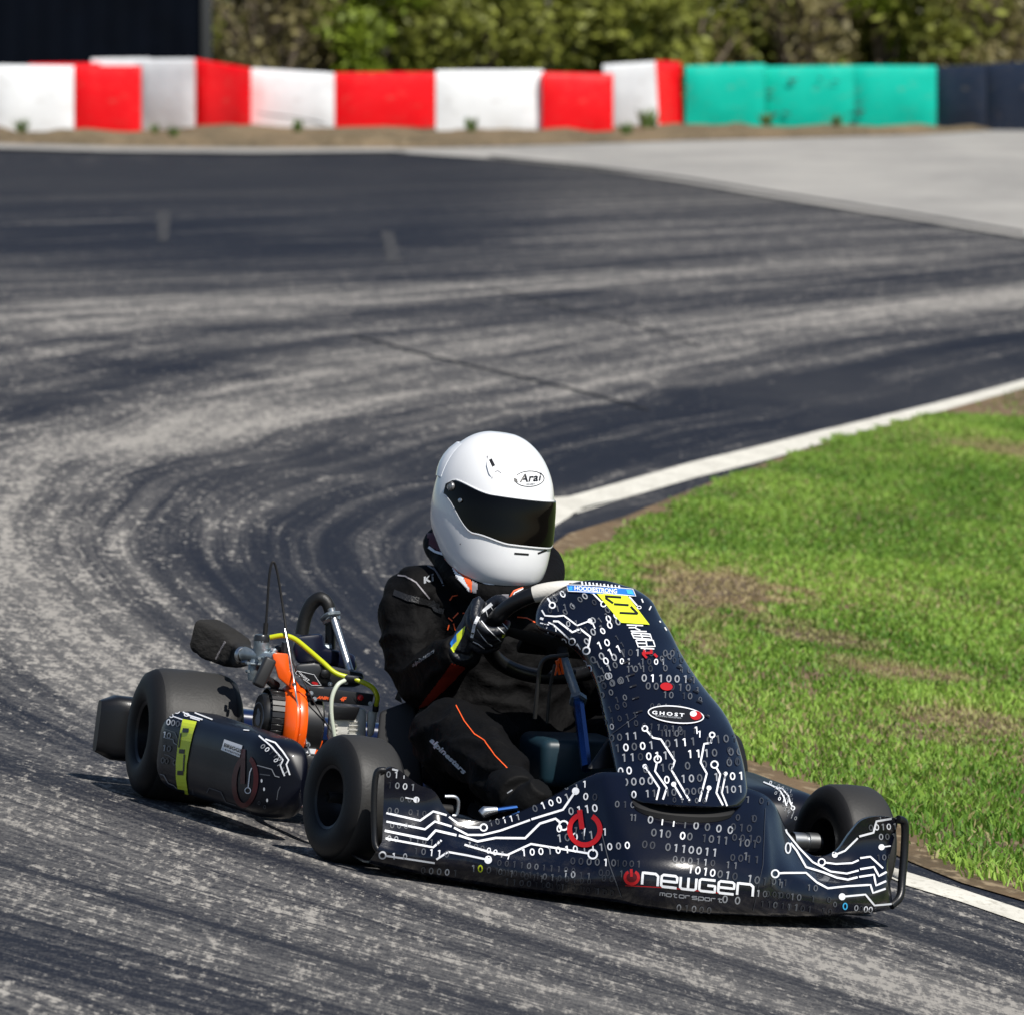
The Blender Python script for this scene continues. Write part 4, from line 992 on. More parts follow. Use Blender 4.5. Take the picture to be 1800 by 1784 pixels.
for txt, x, y, dx, dy, h, tn in (('01100111', 900, 755, 14.4, .4, 12.5, 'lwllllml'), ('00 010 10', 925, 805, 14, .6, 12, 'mmldmmdd'), ('10 10', 1030, 860, 11, .6, 11, 'mmddm'), ('1010 0 1', 800, 700, 13, -.4, 11, 'mmmdd dmm'), ('01 1001', 760, 650, 12, .2, 10, 'wld dwlm'), ('10110 001', 770, 595, 12.2, .2, 11.5, 'ddlwdlmmm'), ('001 0', 950, 930, 12, .6, 9, 'dmmmd'), ('011010 1', 900, 1055, 12.5, 1.2, 10, 'ddmdmmmd'), ('1101 1', 1010, 1100, 13.2, .4, 11, 'dmmdlw')):
    pr.row(txt, Z4(x, y), (dx, dy), h, tn)
# upper left: digits running up to the right
for txt, x, y, dx, dy, h, tn in (('0 1', 280, 230, 10, -8, 9, 'mdm'), ('00', 180, 310, 14, -9, 12, 'mw'), ('0 00', 400, 400, 11, -9, 11, 'mdll'), ('011', 120, 450, 13, -3, 10, 'dmm'), ('010 0', 310, 470, 13, -11, 10, 'ml dm'), ('01 01', 60, 640, 13.5, -1, 10, 'ddllm'), ('11', 90, 690, 14, -2, 9, 'ww'), ('7 1', 200, 770, 12, -4, 9, 'm d'), ('0 0 0 0', 300, 830, 12.6, -9, 11, 'wmmlldm'), ('10 0', 480, 900, 14, -9, 11, 'wl wm'), ('1 1 11', 400, 800, 12, -8, 9, 'dmddmm'), ('1 00', 660, 640, 13.4, -6, 12, 'wdww'), ('0100 0', 660, 720, 14.5, -6, 12, 'lmwlmm'), ('10', 740, 890, 13.2, -5.2, 12.5, 'ww'), ('00011', 560, 1110, 14.6, -6.2, 12.5, 'lmlww'), ('01004', 620, 1170, 14.2, -6.2, 12.5, 'wmwlm'), ('110', 780, 1200, 11, -4.6, 11, 'mlm'), ('00', 740, 1310, 14.5, -5, 12, 'ml'), ('000', 800, 1390, 15, -4.6, 12, 'dmm')):
    pr.row(txt.replace('7', '1').replace('4', '1'), Z5b(x, y), (dx, dy), h, tn)
pr.fill([Z5b(*p) for p in ((640, 300), (690, 280), (980, 640), (1080, 860), (960, 900), (850, 640))], (12.4, -6.5), (5, 14), 9.5, [I_, I_, M_], 5, .35)
pr.fill([Z4(*p) for p in ((1000, 500), (1090, 520), (1290, 900), (1230, 900))], (13, .3), (3, 17), 9, [I_, M_], 6, .3)
pr.fill([Z4(*p) for p in ((1370, 1090), (1440, 1080), (1510, 1330), (1440, 1330), (1400, 1200))], (13.5, 1.0), (2, 18), 11, [I_, I_, M_], 9, .3)
Tb([(20, 445), (60, 515), (190, 525), (295, 515), (460, 640), (620, 580)], 2.6, end='d', r=4.2); Tb([(70, 265), (150, 385)], 3.2, end='o', r=5); Tb([(160, 585), (225, 588), (400, 722), (500, 682), (625, 780), (600, 905), (580, 950)], 3.2, end='o', r=6); Tb([(100, 600), (160, 625), (400, 835)], 2.4, end='o', r=5.5)
Tb([(0, 605), (110, 630)], 2); Tb([(0, 545), (40, 560)], 4); Tb([(680, 225), (660, 240), (790, 370)], 2.6, end='o', r=4.6); Tb([(1110, 275), (1210, 390)], 2.6); pr.ring(Z5b(1235, 412), 3.4, 2.4, 1.4, W_)
for a, b in (((1265, 305), (1285, 350)), ((1360, 445), (1385, 395)), ((1490, 580), (1505, 600)), ((1555, 660), (1580, 700))): pr.ribbon([Z5b(*a), Z5b(*b)], 2.2, W_)
T4([(905, 1072), (955, 1130), (1005, 1140), (1092, 1275), (1072, 1335), (1185, 1525)], 3.2, start='o', r=4.6); T4([(1325, 1112), (1318, 1162), (1275, 1168), (1253, 1285), (1292, 1355), (1245, 1530)], 3.2, start='o', r=4.4)
T4([(905, 1310), (995, 1445), (978, 1520)], 3.0, start='d', r=4.2); T4([(985, 1265), (968, 1340), (1042, 1445), (1018, 1518)], 3.2, start='o', r=6); T4([(1085, 1422), (1142, 1520)], 3.0, start='d', r=4.4); T4([(1340, 1298), (1376, 1360), (1352, 1475), (1392, 1552)], 3.2, start='o', r=6); T4([(1410, 1355), (1386, 1475), (1418, 1555)], 2.8, start='d', r=3.4); T4([(1306, 1445), (1284, 1530)], 2.8, start='d', r=4.2)
# number plate and number
pr.patch([Z5b(700, 235), Z5b(1085, 268), Z5b(1365, 632), Z5b(1008, 606)], YE, 8, 8, off=.002)
for a, b in (((806, 280), (1008, 294)), ((812, 298), (908, 368)), ((918, 378), (1100, 391)), ((1125, 408), (1215, 500)), ((988, 487), (1212, 498))): pr.ribbon([Z5b(*a), Z5b(*b)], 3.6, BK, off=.003)
# sponsor lettering in square strokes below the number
for st in ([(1080, 632), (1285, 640)], [(1105, 665), (1190, 665), (1200, 640)], [(1130, 708), (1330, 715)], [(1190, 672), (1250, 700)], [(1140, 730), (1370, 745), (1395, 812), (1170, 795), (1140, 730)], [(1150, 762), (1385, 775)], [(1255, 737), (1280, 805)], [(1195, 820), (1410, 825), (1435, 900), (1225, 905), (1195, 820)], [(1320, 822), (1335, 903)], [(1210, 860), (1320, 862)], [(1255, 922), (1425, 932)]): pr.ribbon([Z5b(*p) for p in st], 2.2, W_)
for st in ([(1270, 995), (1400, 985)], [(1300, 950), (1290, 1010), (1330, 1050)], [(1420, 1000), (1460, 1040)], [(1380, 945), (1390, 985)]): pr.ribbon([Z5b(*p) for p in st], 4.2, RD, off=.0025)
pr.disc(Z4(1038, 812), 11, RD, ry=7, rot=6, off=.0025)
# blue banner
pr.patch([Z5b(330, 138), Z5b(1150, 188), Z5b(1190, 278), Z5b(350, 218)], BL, 16, 3, off=.002)
pr.ribbon([Z5b(*p) for p in ((332, 136), (720, 148), (1152, 190), (1190, 278), (700, 228), (350, 218))], 1.2, W_, closed=True, off=.0026)
pr.text('#', Z5b(360, 205), (9.5, .7), (.2, -11), CY, off=.003, bold=.04); pr.text('HOODIESTRONG', Z5b(425, 203), (9.6, .75), (.3, -10.5), W_, off=.003, bold=.03, spacing=.98)
pr.patch([Z5b(1065, 196), Z5b(1140, 205), Z5b(1165, 262), Z5b(1085, 250)], CY, 2, 2, off=.003)
for k in range(11): pr.ribbon([Z5b(520 + k * 46, 92 + k * 5), Z5b(528 + k * 46, 132 + k * 5)], 2.2 if k % 2 else 3.2, W_, off=.002)
pr.ring(Z5b(345, 105), 4, 3.4, 1.6, RD)
# oval sticker
oc = Z4(1098, 988)
pr.disc(oc, 48, BK, ry=14, rot=6, n=28, off=.002); pr.ring(oc, 48.5, 14.5, 2, W_, rot=6, n=40, off=.0026)
pr.text('GHOST', Z4(948, 985), (13.2, 1.2), (.5, -8.2), W_, off=.003, bold=.03, spacing=1.45); pr.text('RACING ENGINES', Z4(970, 1000), (5.6, .55), (.2, -4.2), L_, off=.003, bold=.02); pr.disc(Z4(1222, 995), 10, RD, ry=8, off=.003); pr.disc(Z4(1205, 985), 6, W_, ry=5, off=.0034)
# vents down the two sides
for x, y in ((790, 655), (820, 735), (832, 805), (848, 880), (870, 965), (1120, 690), (1180, 770), (1222, 840), (1245, 905), (1290, 995)):
    pr.ribbon([Z4(x - 22, y + 8), Z4(x + 20, y - 4)] if x < 1000 else [Z4(x - 16, y - 8), Z4(x + 18, y + 8)], 3.0, BK, off=.002); pr.ribbon([Z4(x - 22, y + 12), Z4(x - 8, y + 7)] if x < 1000 else [Z4(x + 4, y - 6), Z4(x + 18, y + 3)], 1.2, M_, off=.0025)
pr.ribbon([Z4(680, 1118), Z4(860, 988)], 1.2, I_)
mb.build('front_panel', [NAVY] + DEC, kart)
# bracket behind the panel
q = MB(); q.hull8([K(1030, 1352, y=-.15), K(1085, 1350, y=-.15), K(1084, 1290, y=-.1), K(1066, 1300, y=-.1)], [K(1040, 1345, y=0.0), K(1100, 1345, y=0), K(1110, 1270, y=.02), K(1085, 1270, y=.02)], bev=.006); q.build('panel_bracket', BLACKP, kart)

# ---------------------------------------------------------------- side pods
def pod(sx):
    mb = MB(); P = []; n = 46
    y0, y1 = (.275, .83) if sx < 0 else (.30, .80)
    for i in range(n + 1):
        u = i / n; y = y1 + (y0 - y1) * (u ** .8 if False else u)
        xo = -.652 - .19 * (y - .2) if sx < 0 else .585
        xi = xo + ((.105 + .10 * (y - y0)) if sx < 0 else -.22)
        k = 1.0; d = (y - y0) / .12
        if d < 1: k = (1 - max(0, 1 - d) ** 2.4) ** .5
        d2 = (y1 - y) / .03
        kk = .9 + .1 * min(1, d2)
        cx = (xo + xi) / 2 + (0.02 if sx < 0 else -.02) * (1 - k); hw = abs(xo - xi) / 2 * max(.02, k) * kk; hz = .086 * (max(.02, k) ** .6) * kk; cz = .126
        row = []
        for j in range(36):
            q = 2 * math.pi * j / 36; c, s = math.cos(q), math.sin(q); ex = .55
            row.append(Vector((cx + hw * math.copysign(abs(c) ** ex, c), y, cz + hz * math.copysign(abs(s) ** ex, s))))
        P.append(row)
    mb.grid(P, 0, close_v=True); mb.add(P[0], [tuple(range(36))]); mb.add(P[-1], [tuple(reversed(range(36)))])
    return mb
PODM = mat('pod_vinyl', (.0020, .0030, .009), .32, spec=.3, coat=.12, vary=.4, vscale=9)
mb = pod(-1)
pr = Print(mb, off=.0015)
Zp = lambda x, y: (260 + x / 6.43, 1220 + y / 6.43)
def Tp(pts, *a, **k): pr.trace([Zp(*p) for p in pts], *a, **k)
top = [(400, 283), (480, 300), (558, 312)]
L = [(400, 283), (372, 420), (342, 600), (324, 780), (325, 950), (350, 1100)]; Rr = [(558, 312), (515, 450), (478, 620), (446, 800), (440, 950), (462, 1125)]
for i in range(5): pr.patch([Zp(*L[i]), Zp(*Rr[i]), Zp(*Rr[i + 1]), Zp(*L[i + 1])], YE, 3, 4, off=.002)
for a, b, w in (((405, 408), (475, 412), 7.5), ((385, 440), (362, 600), 2.6), ((365, 642), (428, 648), 7.5), ((425, 680), (414, 870), 2.6), ((345, 885), (415, 888), 7.5)): pr.ribbon([Zp(*a), Zp(*b)], w, BK, off=.003)
pr.patch([Zp(872, 508), Zp(1078, 578), Zp(1045, 712), Zp(835, 628)], W_, 6, 4, off=.002)
pr.text('BRIGGS', Zp(868, 588), (9.4, 3.6), (1.6, -8), BK, off=.003, bold=.03); pr.text('& STRATTON', Zp(880, 630), (4.6, 1.8), (.7, -4), BK, off=.003)
c = Zp(1105, 980); pr.ring(c, 19, 42, 8.5, DR, rot=4, n=40, a0=-72, a1=252, off=.0018); pr.ribbon([Zp(1085, 620), Zp(1080, 1010)], 8, DR, off=.002)
Tp([(1180, 830), (1158, 880), (1135, 1085)], 2.0, end='o', r=5, m=W_)
for pts, tn in (([(145, 900), (185, 910), (235, 1000), (300, 1025), (330, 1060)], L_), ([(670, 1110), (700, 1055), (830, 1100), (885, 1212), (1000, 1250)], M_), ([(1240, 800), (1405, 845), (1440, 920), (1490, 935)], L_), ([(1270, 900), (1385, 915)], M_), ([(1500, 1040), (1475, 1090), (1460, 1190)], M_), ([(1160, 1320), (1180, 1385)], M_), ([(515, 1070), (515, 1125)], M_), ([(190, 390), (310, 430), (335, 490)], M_), ([(200, 490), (290, 510), (300, 550), (335, 570)], L_), ([(190, 680), (240, 690), (300, 730)], M_)):
    pr.trace([Zp(*p) for p in pts], 1.6, tn)
Tp([(300, 150), (460, 240), (620, 290)], 2.2); Tp([(370, 145), (560, 225), (730, 290)], 2.2); Tp([(270, 245), (400, 290)], 2, start='o', r=3); Tp([(480, 265), (590, 300)], 2.2); Tp([(1080, 405), (1145, 412)], 1.6)
Tp([(1255, 470), (1400, 590), (1530, 740), (1500, 800), (1545, 920)], 2.6); Tp([(1330, 510), (1440, 550), (1520, 640), (1590, 740), (1565, 790), (1605, 910)], 2.6)
pr.row('0000', Zp(238, 315), (8.2, 1.4), 10, 'wlmm', rot=8); pr.row('10', Zp(192, 455), (8, 1.5), 10, 'wl'); pr.row('10', Zp(190, 605), (8.4, 1.2), 10, 'lm'); pr.row('00 0', Zp(175, 745), (7, 1.2), 10, 'mdmm'); pr.row('00110', Zp(1305, 590), (7.4, 5.2), 8.5, 'lwdml', rot=52); pr.row('0111', Zp(1450, 745), (5.5, 7), 7.5, 'wlml', rot=60)
pr.ring(Zp(285, 180), 4.5, 3, 1.5, W_); pr.ring(Zp(330, 200), 4.5, 3, 1.5, W_); pr.ring(Zp(440, 235), 4, 2.6, 1.5, W_); pr.disc(Zp(1290, 975), 1.6, W_, ry=3.2); pr.disc(Zp(1318, 1070), 1.6, W_, ry=3.2); pr.disc(Zp(1352, 1195), 1.6, W_, ry=3.2); pr.ring(Zp(1262, 1225), 1.8, 3, .8, M_); pr.ring(Zp(1325, 1270), 1.8, 3, .8, M_); pr.ring(Zp(815, 1240), 2.2, 4.4, .9, I_)
mb.build('side_pod', [PODM] + DEC, kart)
mb = pod(1); pr = Print(mb, off=.0015)
T8([(235, 195), (330, 235), (400, 280), (440, 350), (462, 430)], 2.4); T8([(330, 240), (420, 262), (480, 330), (500, 400), (525, 450)], 2.4, end='o', r=3)
pr.fill([(1350, 1372), (1390, 1385), (1402, 1440), (1386, 1440)], (7, 3), (2, 8), 6, [L_, M_, W_], 4, .1)
mb.build('side_pod', [PODM] + DEC, kart)

# ---------------------------------------------------------------- wheels
def wheel(c, axis, rad, wid, hubr, face_in=False):
    """rim is the part; the tyre and the hub are its own pieces. axis points outward"""
    ax = Vector(axis).normalized(); c = Vector(c); h = wid / 2
    rr = .066
    q = MB()
    q.lathe([(rr - .002, -h * .86), (rr, -h * .9), (rr - .006, -h * .86), (rr - .010, -h * .5), (rr - .016, 0), (.028, .01), (.022, .012), (0.0, .012)], c, ax, 36)
    q.lathe([(rr - .002, h * .86), (rr, h * .9), (rr - .006, h * .86), (rr - .012, h * .35), (rr - .022, h * .12), (.034, h * .08), (.03, h * .14), (0, h * .14)][::-1], c, ax, 36)
    rim = q.build('wheel', RIM, kart)
    t = MB(); sh = rad - .022
    tp = [(rr, -h * .9), (rr + .004, -h * .96), (rr + .02, -h * 1.0), (sh - .008, -h * .985), (sh + .010, -h * .90), (rad - .004, -h * .76), (rad, -h * .6), (rad + .0015, 0), (rad, h * .6), (rad - .004, h * .76), (sh + .010, h * .90), (sh - .008, h * .985), (rr + .02, h * 1.0), (rr + .004, h * .96), (rr, h * .9)]
    t.lathe(tp, c, ax, 72)
    n = 72 * (len(tp) - 1)
    for i in range(len(t.f)): t.m[i] = 1 if 5 <= i // 72 <= 8 else 0
    t.build('tyre', [RUBBER, TREAD], rim, sharp=60)
    u = MB(); u.lathe([(0, h * .30), (hubr * .5, h * .30), (hubr, h * .24), (hubr, h * .1), (hubr * 1.5, h * .08), (hubr * 1.5, h * .02)], c, ax, 20)
    u.build('hub', RIM, rim)
    return rim
axF = Vector((-1, -.20, .02)); axF.normalize()
wheel(K(575, 1400, z=.13) - axF * .0625, axF, .131, .128, .016)
axL = Vector((1, .20, .02)).normalized()
wheel(K(1437, 1487, z=.13) + axL * .064, axL, .131, .128, .016)
rr_c = K(245, 1285, z=.139) + Vector((.10, 0, 0))
wheel(rr_c, (-1, .0, 0), .1405, .205, .018)
wheel(Vector((.475, rr_c.y, .139)), (1, 0, 0), .1405, .205, .018)
# bright hub spacer inside the left front wheel and its stub axle
q = MB(); hc = K(1437, 1487, z=.13); q.lathe([(0, -.062), (.019, -.062), (.019, -.035), (.016, -.034), (.016, -.028), (.020, -.027), (.020, -.004), (.016, -.003), (.016, .004)], hc + Vector((.0, 0, .008)), axL, 28); q.build('hub_spacer', STEEL, kart)
q = MB(); q.lathe([(.011, -.30), (.011, 0)], hc + Vector((0, 0, .008)), axL, 14); q.build('stub_axle', MATTE, kart)
q = MB(); q.lathe([(.011, -.30), (.011, 0)], K(575, 1400, z=.13), axF, 14); q.build('stub_axle', MATTE, kart)
q = MB(); q.tube([Vector((-.70, rr_c.y, .139)), Vector((.52, rr_c.y, .139))], .025, 18); q.build('rear_axle', MATTE, kart)

# ---------------------------------------------------------------- chassis, seat, steering
q = MB()
for pts in ([(-.30, -.15, .05), (-.33, .1, .05), (-.36, .4, .05), (-.33, 1.2, .06)], [(.32, -.15, .05), (.34, .1, .05), (.36, .4, .05), (.33, 1.2, .06)], [(-.33, -.05, .05), (.33, -.05, .05)], [(-.42, -.03, .10), (-.33, .0, .05)], [(.42, -.03, .10), (.33, .0, .05)], [(-.36, .45, .05), (.36, .45, .05)], [(-.33, 1.15, .06), (.33, 1.15, .06)], [(-.30, -.15, .05), (-.2, -.3, .05), (.2, -.34, .05), (.32, -.15, .05)]):
    q.tube(pts, .015, 10, smooth_n=5)
q.build('chassis_frame', MATTE, kart)
for s in (-1, 1):
    q = MB(); q.tube([(s * .36, .22, .06), (s * .52, .24, .06), (s * .54, .5, .06), (s * .52, .76, .06), (s * .36, .78, .06)], .010, 8, smooth_n=4)
    q.build('pod_bar', STEEL, kart)
q = MB(); q.box((.0, .1, .035), (.62, .66, .006), None, .002); q.build('floor_plate', MATTE, kart)
# seat shell
P = []
for i in range(15):
    u = i / 14; row = []
    for j in range(17):
        v = j / 16 * 2 - 1
        back = smooth(.35, .75, u); yb = .42 + .36 * min(1, u / .55) + .16 * max(0, u - .55) / .45; zb = .06 + .30 * max(0, (u - .45) / .55) ** 1.1
        w = .185 + .045 * math.sin(math.pi * min(1, u * 1.1))
        row.append(Vector((-.04 + v * w, yb - .13 * v * v * back, zb + .17 * abs(v) ** 3 * (1 - back * .6))))
    P.append(row)
q = MB(); q.shell(P, .006, toward=(0, 0, 1)); q.build('seat', BLACKP, kart)
# steering wheel
swc = K(985, 1114, y=.37); n = Vector((.0, .68, .73)).normalized(); e1 = Vector((1, 0, 0)); e2 = n.cross(e1).normalized()
if e2.z < 0: e2 = -e2
def swp(a, r=.152): return swc + e1 * math.cos(a) * r + e2 * math.sin(a) * (r * (1 if math.sin(a) > -.5 else 1.02 - .12 * (-math.sin(a) - .5)))
q = MB(); q.tube([swp(R(a)) for a in range(0, 360, 6)], .0165, 14, closed=True); sw = q.build('steering_wheel', BLACKP, kart)
q = MB(); q.tube([swp(R(a)) for a in range(52, 129, 4)], [.0172] + [.0185] * 18 + [.0172], 16); q.build('rim_grip', GRIPW, sw)
q = MB()
for a in (180, 0, 270): q.tube([swc + n * -.03, swp(R(a), .08) + n * -.015, swp(R(a))], [.022, .018, .010], 8, flat=.35, up=n)
q.lathe([(0, .0), (.035, 0), (.035, -.03), (.012, -.04), (.012, -.09)], swc, n, 20); q.build('spoke', MATTE, sw)
q = MB(); q.box(swc + e2 * -.05 + n * .006, (.15, .02, .05), Matrix((e1, n, e2)).transposed(), .006); q.build('display', BLACKP, sw)
q = MB(); a, b = K(1016, 1230, y=.13), K(1031, 1350, y=-.06)
q.tube([a, b], .0115, 6); q.build('steering_column', BLUEAN, kart)
q = MB(); q.tube([swc - n * .06, a + (a - b).normalized() * .005], .010, 10); q.tube([a + (a - b).normalized() * .006, a - (a - b).normalized() * .006], .019, 6); q.build('column_clamp', ALLOY, kart)
q = MB(); q.tube([K(870, 1424, y=-.215), K(975, 1409, y=-.22)], .0055, 8, m=0); q.tube([K(846, 1431, y=-.213), K(852, 1426, y=-.213), K(874, 1423, y=-.215)], [.010, .012, .007], 10, m=1); q.build('tie_rod', [BLUEAN, STEEL], kart)
# fuel tank and cabling
q = MB(); tc = K(1005, 1335, y=.16); q.box(tc, (.185, .19, .10), Matrix.Rotation(R(-4), 3, 'Y'), .02, seg=3); q.build('fuel_tank', TANK, kart)
q = MB(); q.tube([K(1000, 1150, y=.1), K(955, 1160, y=.12), K(945, 1210, y=.13), K(940, 1262, y=.14)], .0045, 8, smooth_n=6); q.tube([K(975, 1168, y=.1), K(966, 1215, y=.12), K(962, 1270, y=.13)], .0035, 8, smooth_n=6); q.build('control_cable', mat('cable_rubber', (.02, .02, .02), .4), kart)
q = MB()
for pts in ([(978, 1160), (984, 1185)], [(984, 1155), (990, 1184)], [(975, 1186), (983, 1158)]): q.tube([K(*p, y=.14) for p in pts], .003, 6)
q.build('orange_tie', ORANGE, kart)

# ---------------------------------------------------------------- rear bumper
yb = rr_c.y + .27
def rb(px, py): return K(px, py, y=yb)
q = MB(); zt, zb2 = .19, .05
P = []
xl, xr = rb(170, 1280).x, .62
for i in range(41):
    u = i / 40; x = xl + (xr - xl) * u; e = min(1, min(u, 1 - u) / .03); k = math.sqrt(1 - (1 - e) ** 2) if e < 1 else 1
    hh = (zt - zb2) / 2 * (.8 + .2 * k); cz = (zt + zb2) / 2; dd = .045 * (.4 + .6 * k); row = []
    for j in range(24):
        a = 2 * math.pi * j / 24; c, s = math.cos(a), math.sin(a)
        row.append(Vector((x, yb + dd * math.copysign(abs(c) ** .5, c), cz + hh * math.copysign(abs(s) ** .45, s))))
    P.append(row)
q.grid(P, 0, close_v=True); q.add(P[0], [tuple(range(24))]); q.add(P[-1], [tuple(reversed(range(24)))])
for i, f in enumerate(q.f):
    x = sum(q.v[k].x for k in f) / len(f); q.m[i] = 1 if -.56 < x < .5 else 0
q.build('rear_bumper', [BLACKP, mat('navy_gloss', (.004, .012, .05), .25, coat=.3)], kart)

# ---------------------------------------------------------------- engine
ZE = lambda x, y: (320 + x / 3.878, 960 + y / 3.878)
def E(x, y, d): return K(*ZE(x, y), y=d)
eng = MB(); ec = E(740, 1200, .80); AX = Vector((-1, 0, 0))
ex0 = E(520, 1160, .80)                      # centre of the recoil cap
zc = ex0.z
eng.lathe([(0, -.128), (.070, -.128), (.080, -.122), (.082, -.085), (.078, -.08), (.0, -.08)], ex0 + Vector((0, 0, -.012)), AX, 36)
eng.box(ex0 + Vector((.15, .0, -.09)), (.24, .20, .06), None, .012)
engine = eng.build('engine', mat('engine_black', (.007, .007, .008), .4, coat=.2), kart)
q = MB(); q.lathe([(.0, .0), (.047, .0), (.052, -.006), (.052, -.03)], ex0, AX, 40)
for k in range(30):
    a = 2 * math.pi * k / 30; d = Vector((0, math.cos(a), math.sin(a)))
    q.box(ex0 + d * .0625 + Vector((.030, 0, 0)), (.034, .004, .012), Matrix.Rotation(a, 3, 'X'), .0008, seg=1)
q.lathe([(.056, -.012), (.060, -.05)], ex0, AX, 32)
pr = Print(q, off=.001); c = ZE(520, 1160)
pr.ring(c, 9.4, 25, 1.5, L_, rot=4, n=36); pr.disc((c[0] - .3, c[1] + 5), 4.2, L_, ry=11); pr.disc((c[0] + .6, c[1] - 10), 2.2, L_, ry=5); pr.disc((c[0] + 3, c[1] - 5), 1.3, L_, ry=5)
q.build('recoil_cover', [mat('engine_black', (0, 0, 0)), D_WHITE, D_LIGHT, D_MID, D_DIM, D_RED, D_DRED, D_YEL, D_BLK, D_BLUE, D_CYAN, D_ORA, D_GREY], engine)
q = MB(); q.lathe([(.068, -.040), (.073, -.041), (.080, -.047), (.088, -.055), (.090, -.060), (.087, -.063), (.087, -.067), (.091, -.070), (.092, -.080), (.089, -.086), (.070, -.088)], ex0 + Vector((0, 0, -.014)), AX, 56)
# duct rising to the carburettor and base foot
def slab(pts, d0, d1, m=0, bev=.004): q.hull8([E(x, y, d0) for x, y in pts], [E(x, y, d1) for x, y in pts], m, bev)
slab([(800, 1020), (740, 965), (655, 895), (612, 735), (640, 722), (722, 730), (735, 850), (825, 985)], .765, .84)
slab([(800, 690), (905, 695), (870, 605), (830, 612)], .92, .97)
slab([(740, 1525), (905, 1525), (905, 1460), (965, 1320), (900, 1325), (850, 1375), (770, 1380), (745, 1440)], .73, .83)
q.build('fan_shroud', ORANGE, engine)
q = MB(); slab([(750, 1450), (890, 1450), (915, 1380), (785, 1372)], .726, .729, bev=0); pr = Print(q, off=.0006)
for y in (1388, 1400, 1412): pr.ribbon([ZE(795, y), ZE(832, y)], .7, M_)
pr.ribbon([ZE(778, 1438), ZE(868, 1442)], 2.2, BK)
q.build('data_plate', [D_WHITE] + DEC, engine)
q = MB(); slab([(860, 955), (1310, 1005), (1290, 1088), (900, 1050)], .735, .75, bev=.002); slab([(760, 850), (780, 800), (900, 790), (1240, 860), (1235, 930), (1180, 960), (870, 955)], .77, .93, bev=.008)
pr = Print(q, off=.0008)
pr.text('ANIMAL', ZE(920, 1036), (8.0, .8), (2.2, -7), OR, bold=.05, shear=.2); pr.text('4F', ZE(1075, 1050), (9.5, .9), (2, -10), OR, bold=.05, shear=.2)
q.build('control_cover', [mat('grey_black_plate', (.02, .021, .024), .35)] + DEC, engine)
q = MB(); slab([(762, 862), (785, 842), (905, 870), (958, 950), (880, 950)], .760, .766, bev=0); pr = Print(q, off=.0008)
pr.ribbon([ZE(*p) for p in ((770, 862), (786, 847), (900, 873), (948, 946), (884, 945))], .8, W_, closed=True); pr.text('GHOST', ZE(786, 858), (5.2, 4.4), (3.4, -3.8), W_, bold=.03, spacing=1.15); pr.disc(ZE(905, 932), 6, RD, ry=2.6, rot=14)
q.build('sticker', [D_BLK] + DEC, engine)
q = MB(); a = E(1215, 1030, .733); q.lathe([(.0, .007), (.0055, .006), (.007, 0), (.007, -.004)], a, (0, -1, .1), 16, 0); q.build('stop_button', D_RED, engine)
for x, y, d in ((880, 1000, .734), (905, 1040, .734), (1285, 1070, .734), (1010, 938, .765), (1120, 925, .765), (1195, 905, .765), (860, 1350, .72)):
    q = MB(); q.lathe([(0, .004), (.0028, .004), (.0034, .003), (.0034, 0), (.005, 0), (.005, -.003)], E(x, y, d), (0, -1, .15), 10); q.build('bolt', STEEL, engine)
q = MB(); slab([(1100, 925), (1110, 870), (1230, 885), (1235, 930)], .735, .80, bev=.006); slab([(940, 900), (945, 830), (1010, 840), (1015, 905)], .75, .82, bev=.008); q.build('control_box', BLACKP, engine)
q = MB(); a = E(1198, 1028, .735); q.lathe([(.0085, .001), (.0085, -.003)], a, (0, -1, .1), 16); q.build('button_collar', STEEL, engine)
# cylinder and valve cover
q = MB(); slab([(985, 1330), (1250, 1330), (1258, 1095), (1000, 1100)], .74, .90, bev=.012); slab([(1262, 1300), (1305, 1290), (1335, 1110), (1262, 1120)], .76, .90, bev=.006)
for y in (1190, 1215, 1245, 1275): slab([(1140, y), (1215, y + 2), (1215, y + 8), (1140, y + 6)], .734, .742, bev=0); slab([(1003, y - 5), (1060, y - 3), (1060, y + 3), (1003, y + 1)], .734, .742, bev=0)
q.build('cylinder', BLOCK, engine)
q = MB(); slab([(1030, 1180), (1180, 1185), (1215, 1095), (1030, 1085)], .728, .738, bev=.003); q.build('inlet_shield', BLACKP, engine)
q = MB(); slab([(750, 700), (770, 610), (960, 590), (975, 690), (1180, 735), (1195, 850), (900, 800), (780, 800)], .90, 1.0, bev=.01); q.build('top_cover', mat('top_cover_navy', (.003, .005, .018), .3, coat=.2), engine)
# carburettor and filter
q = MB(); ca_ = E(540, 700, .86)
def vtube(pts, rs, m=0, seg=16): q.tube(pts, rs, seg, m)
vtube([E(548, 830, .86), E(545, 770, .86), E(540, 650, .86), E(540, 640, .86)], [.012, .020, .0165, .0165]); vtube([E(400, 735, .89), E(430, 728, .885), E(470, 735, .87), E(640, 760, .83)], [.0145, .0145, .012, .012])
vtube([E(480, 915, .86), E(485, 880, .86), E(492, 800, .86), E(500, 770, .86)], [.010, .0125, .0125, .009]); vtube([E(600, 740, .84), E(640, 700, .84)], [.008, .006])
for x, y in ((447, 795), (522, 762), (570, 755), (610, 700), (450, 850)): q.lathe([(0, .006), (.0032, .006), (.0036, 0), (.0036, -.01)], E(x, y, .838), (0, -1, .1), 10)
q.box(E(500, 800, .85), (.03, .02, .004), None, .001); q.build('carburettor', ALLOY, engine)
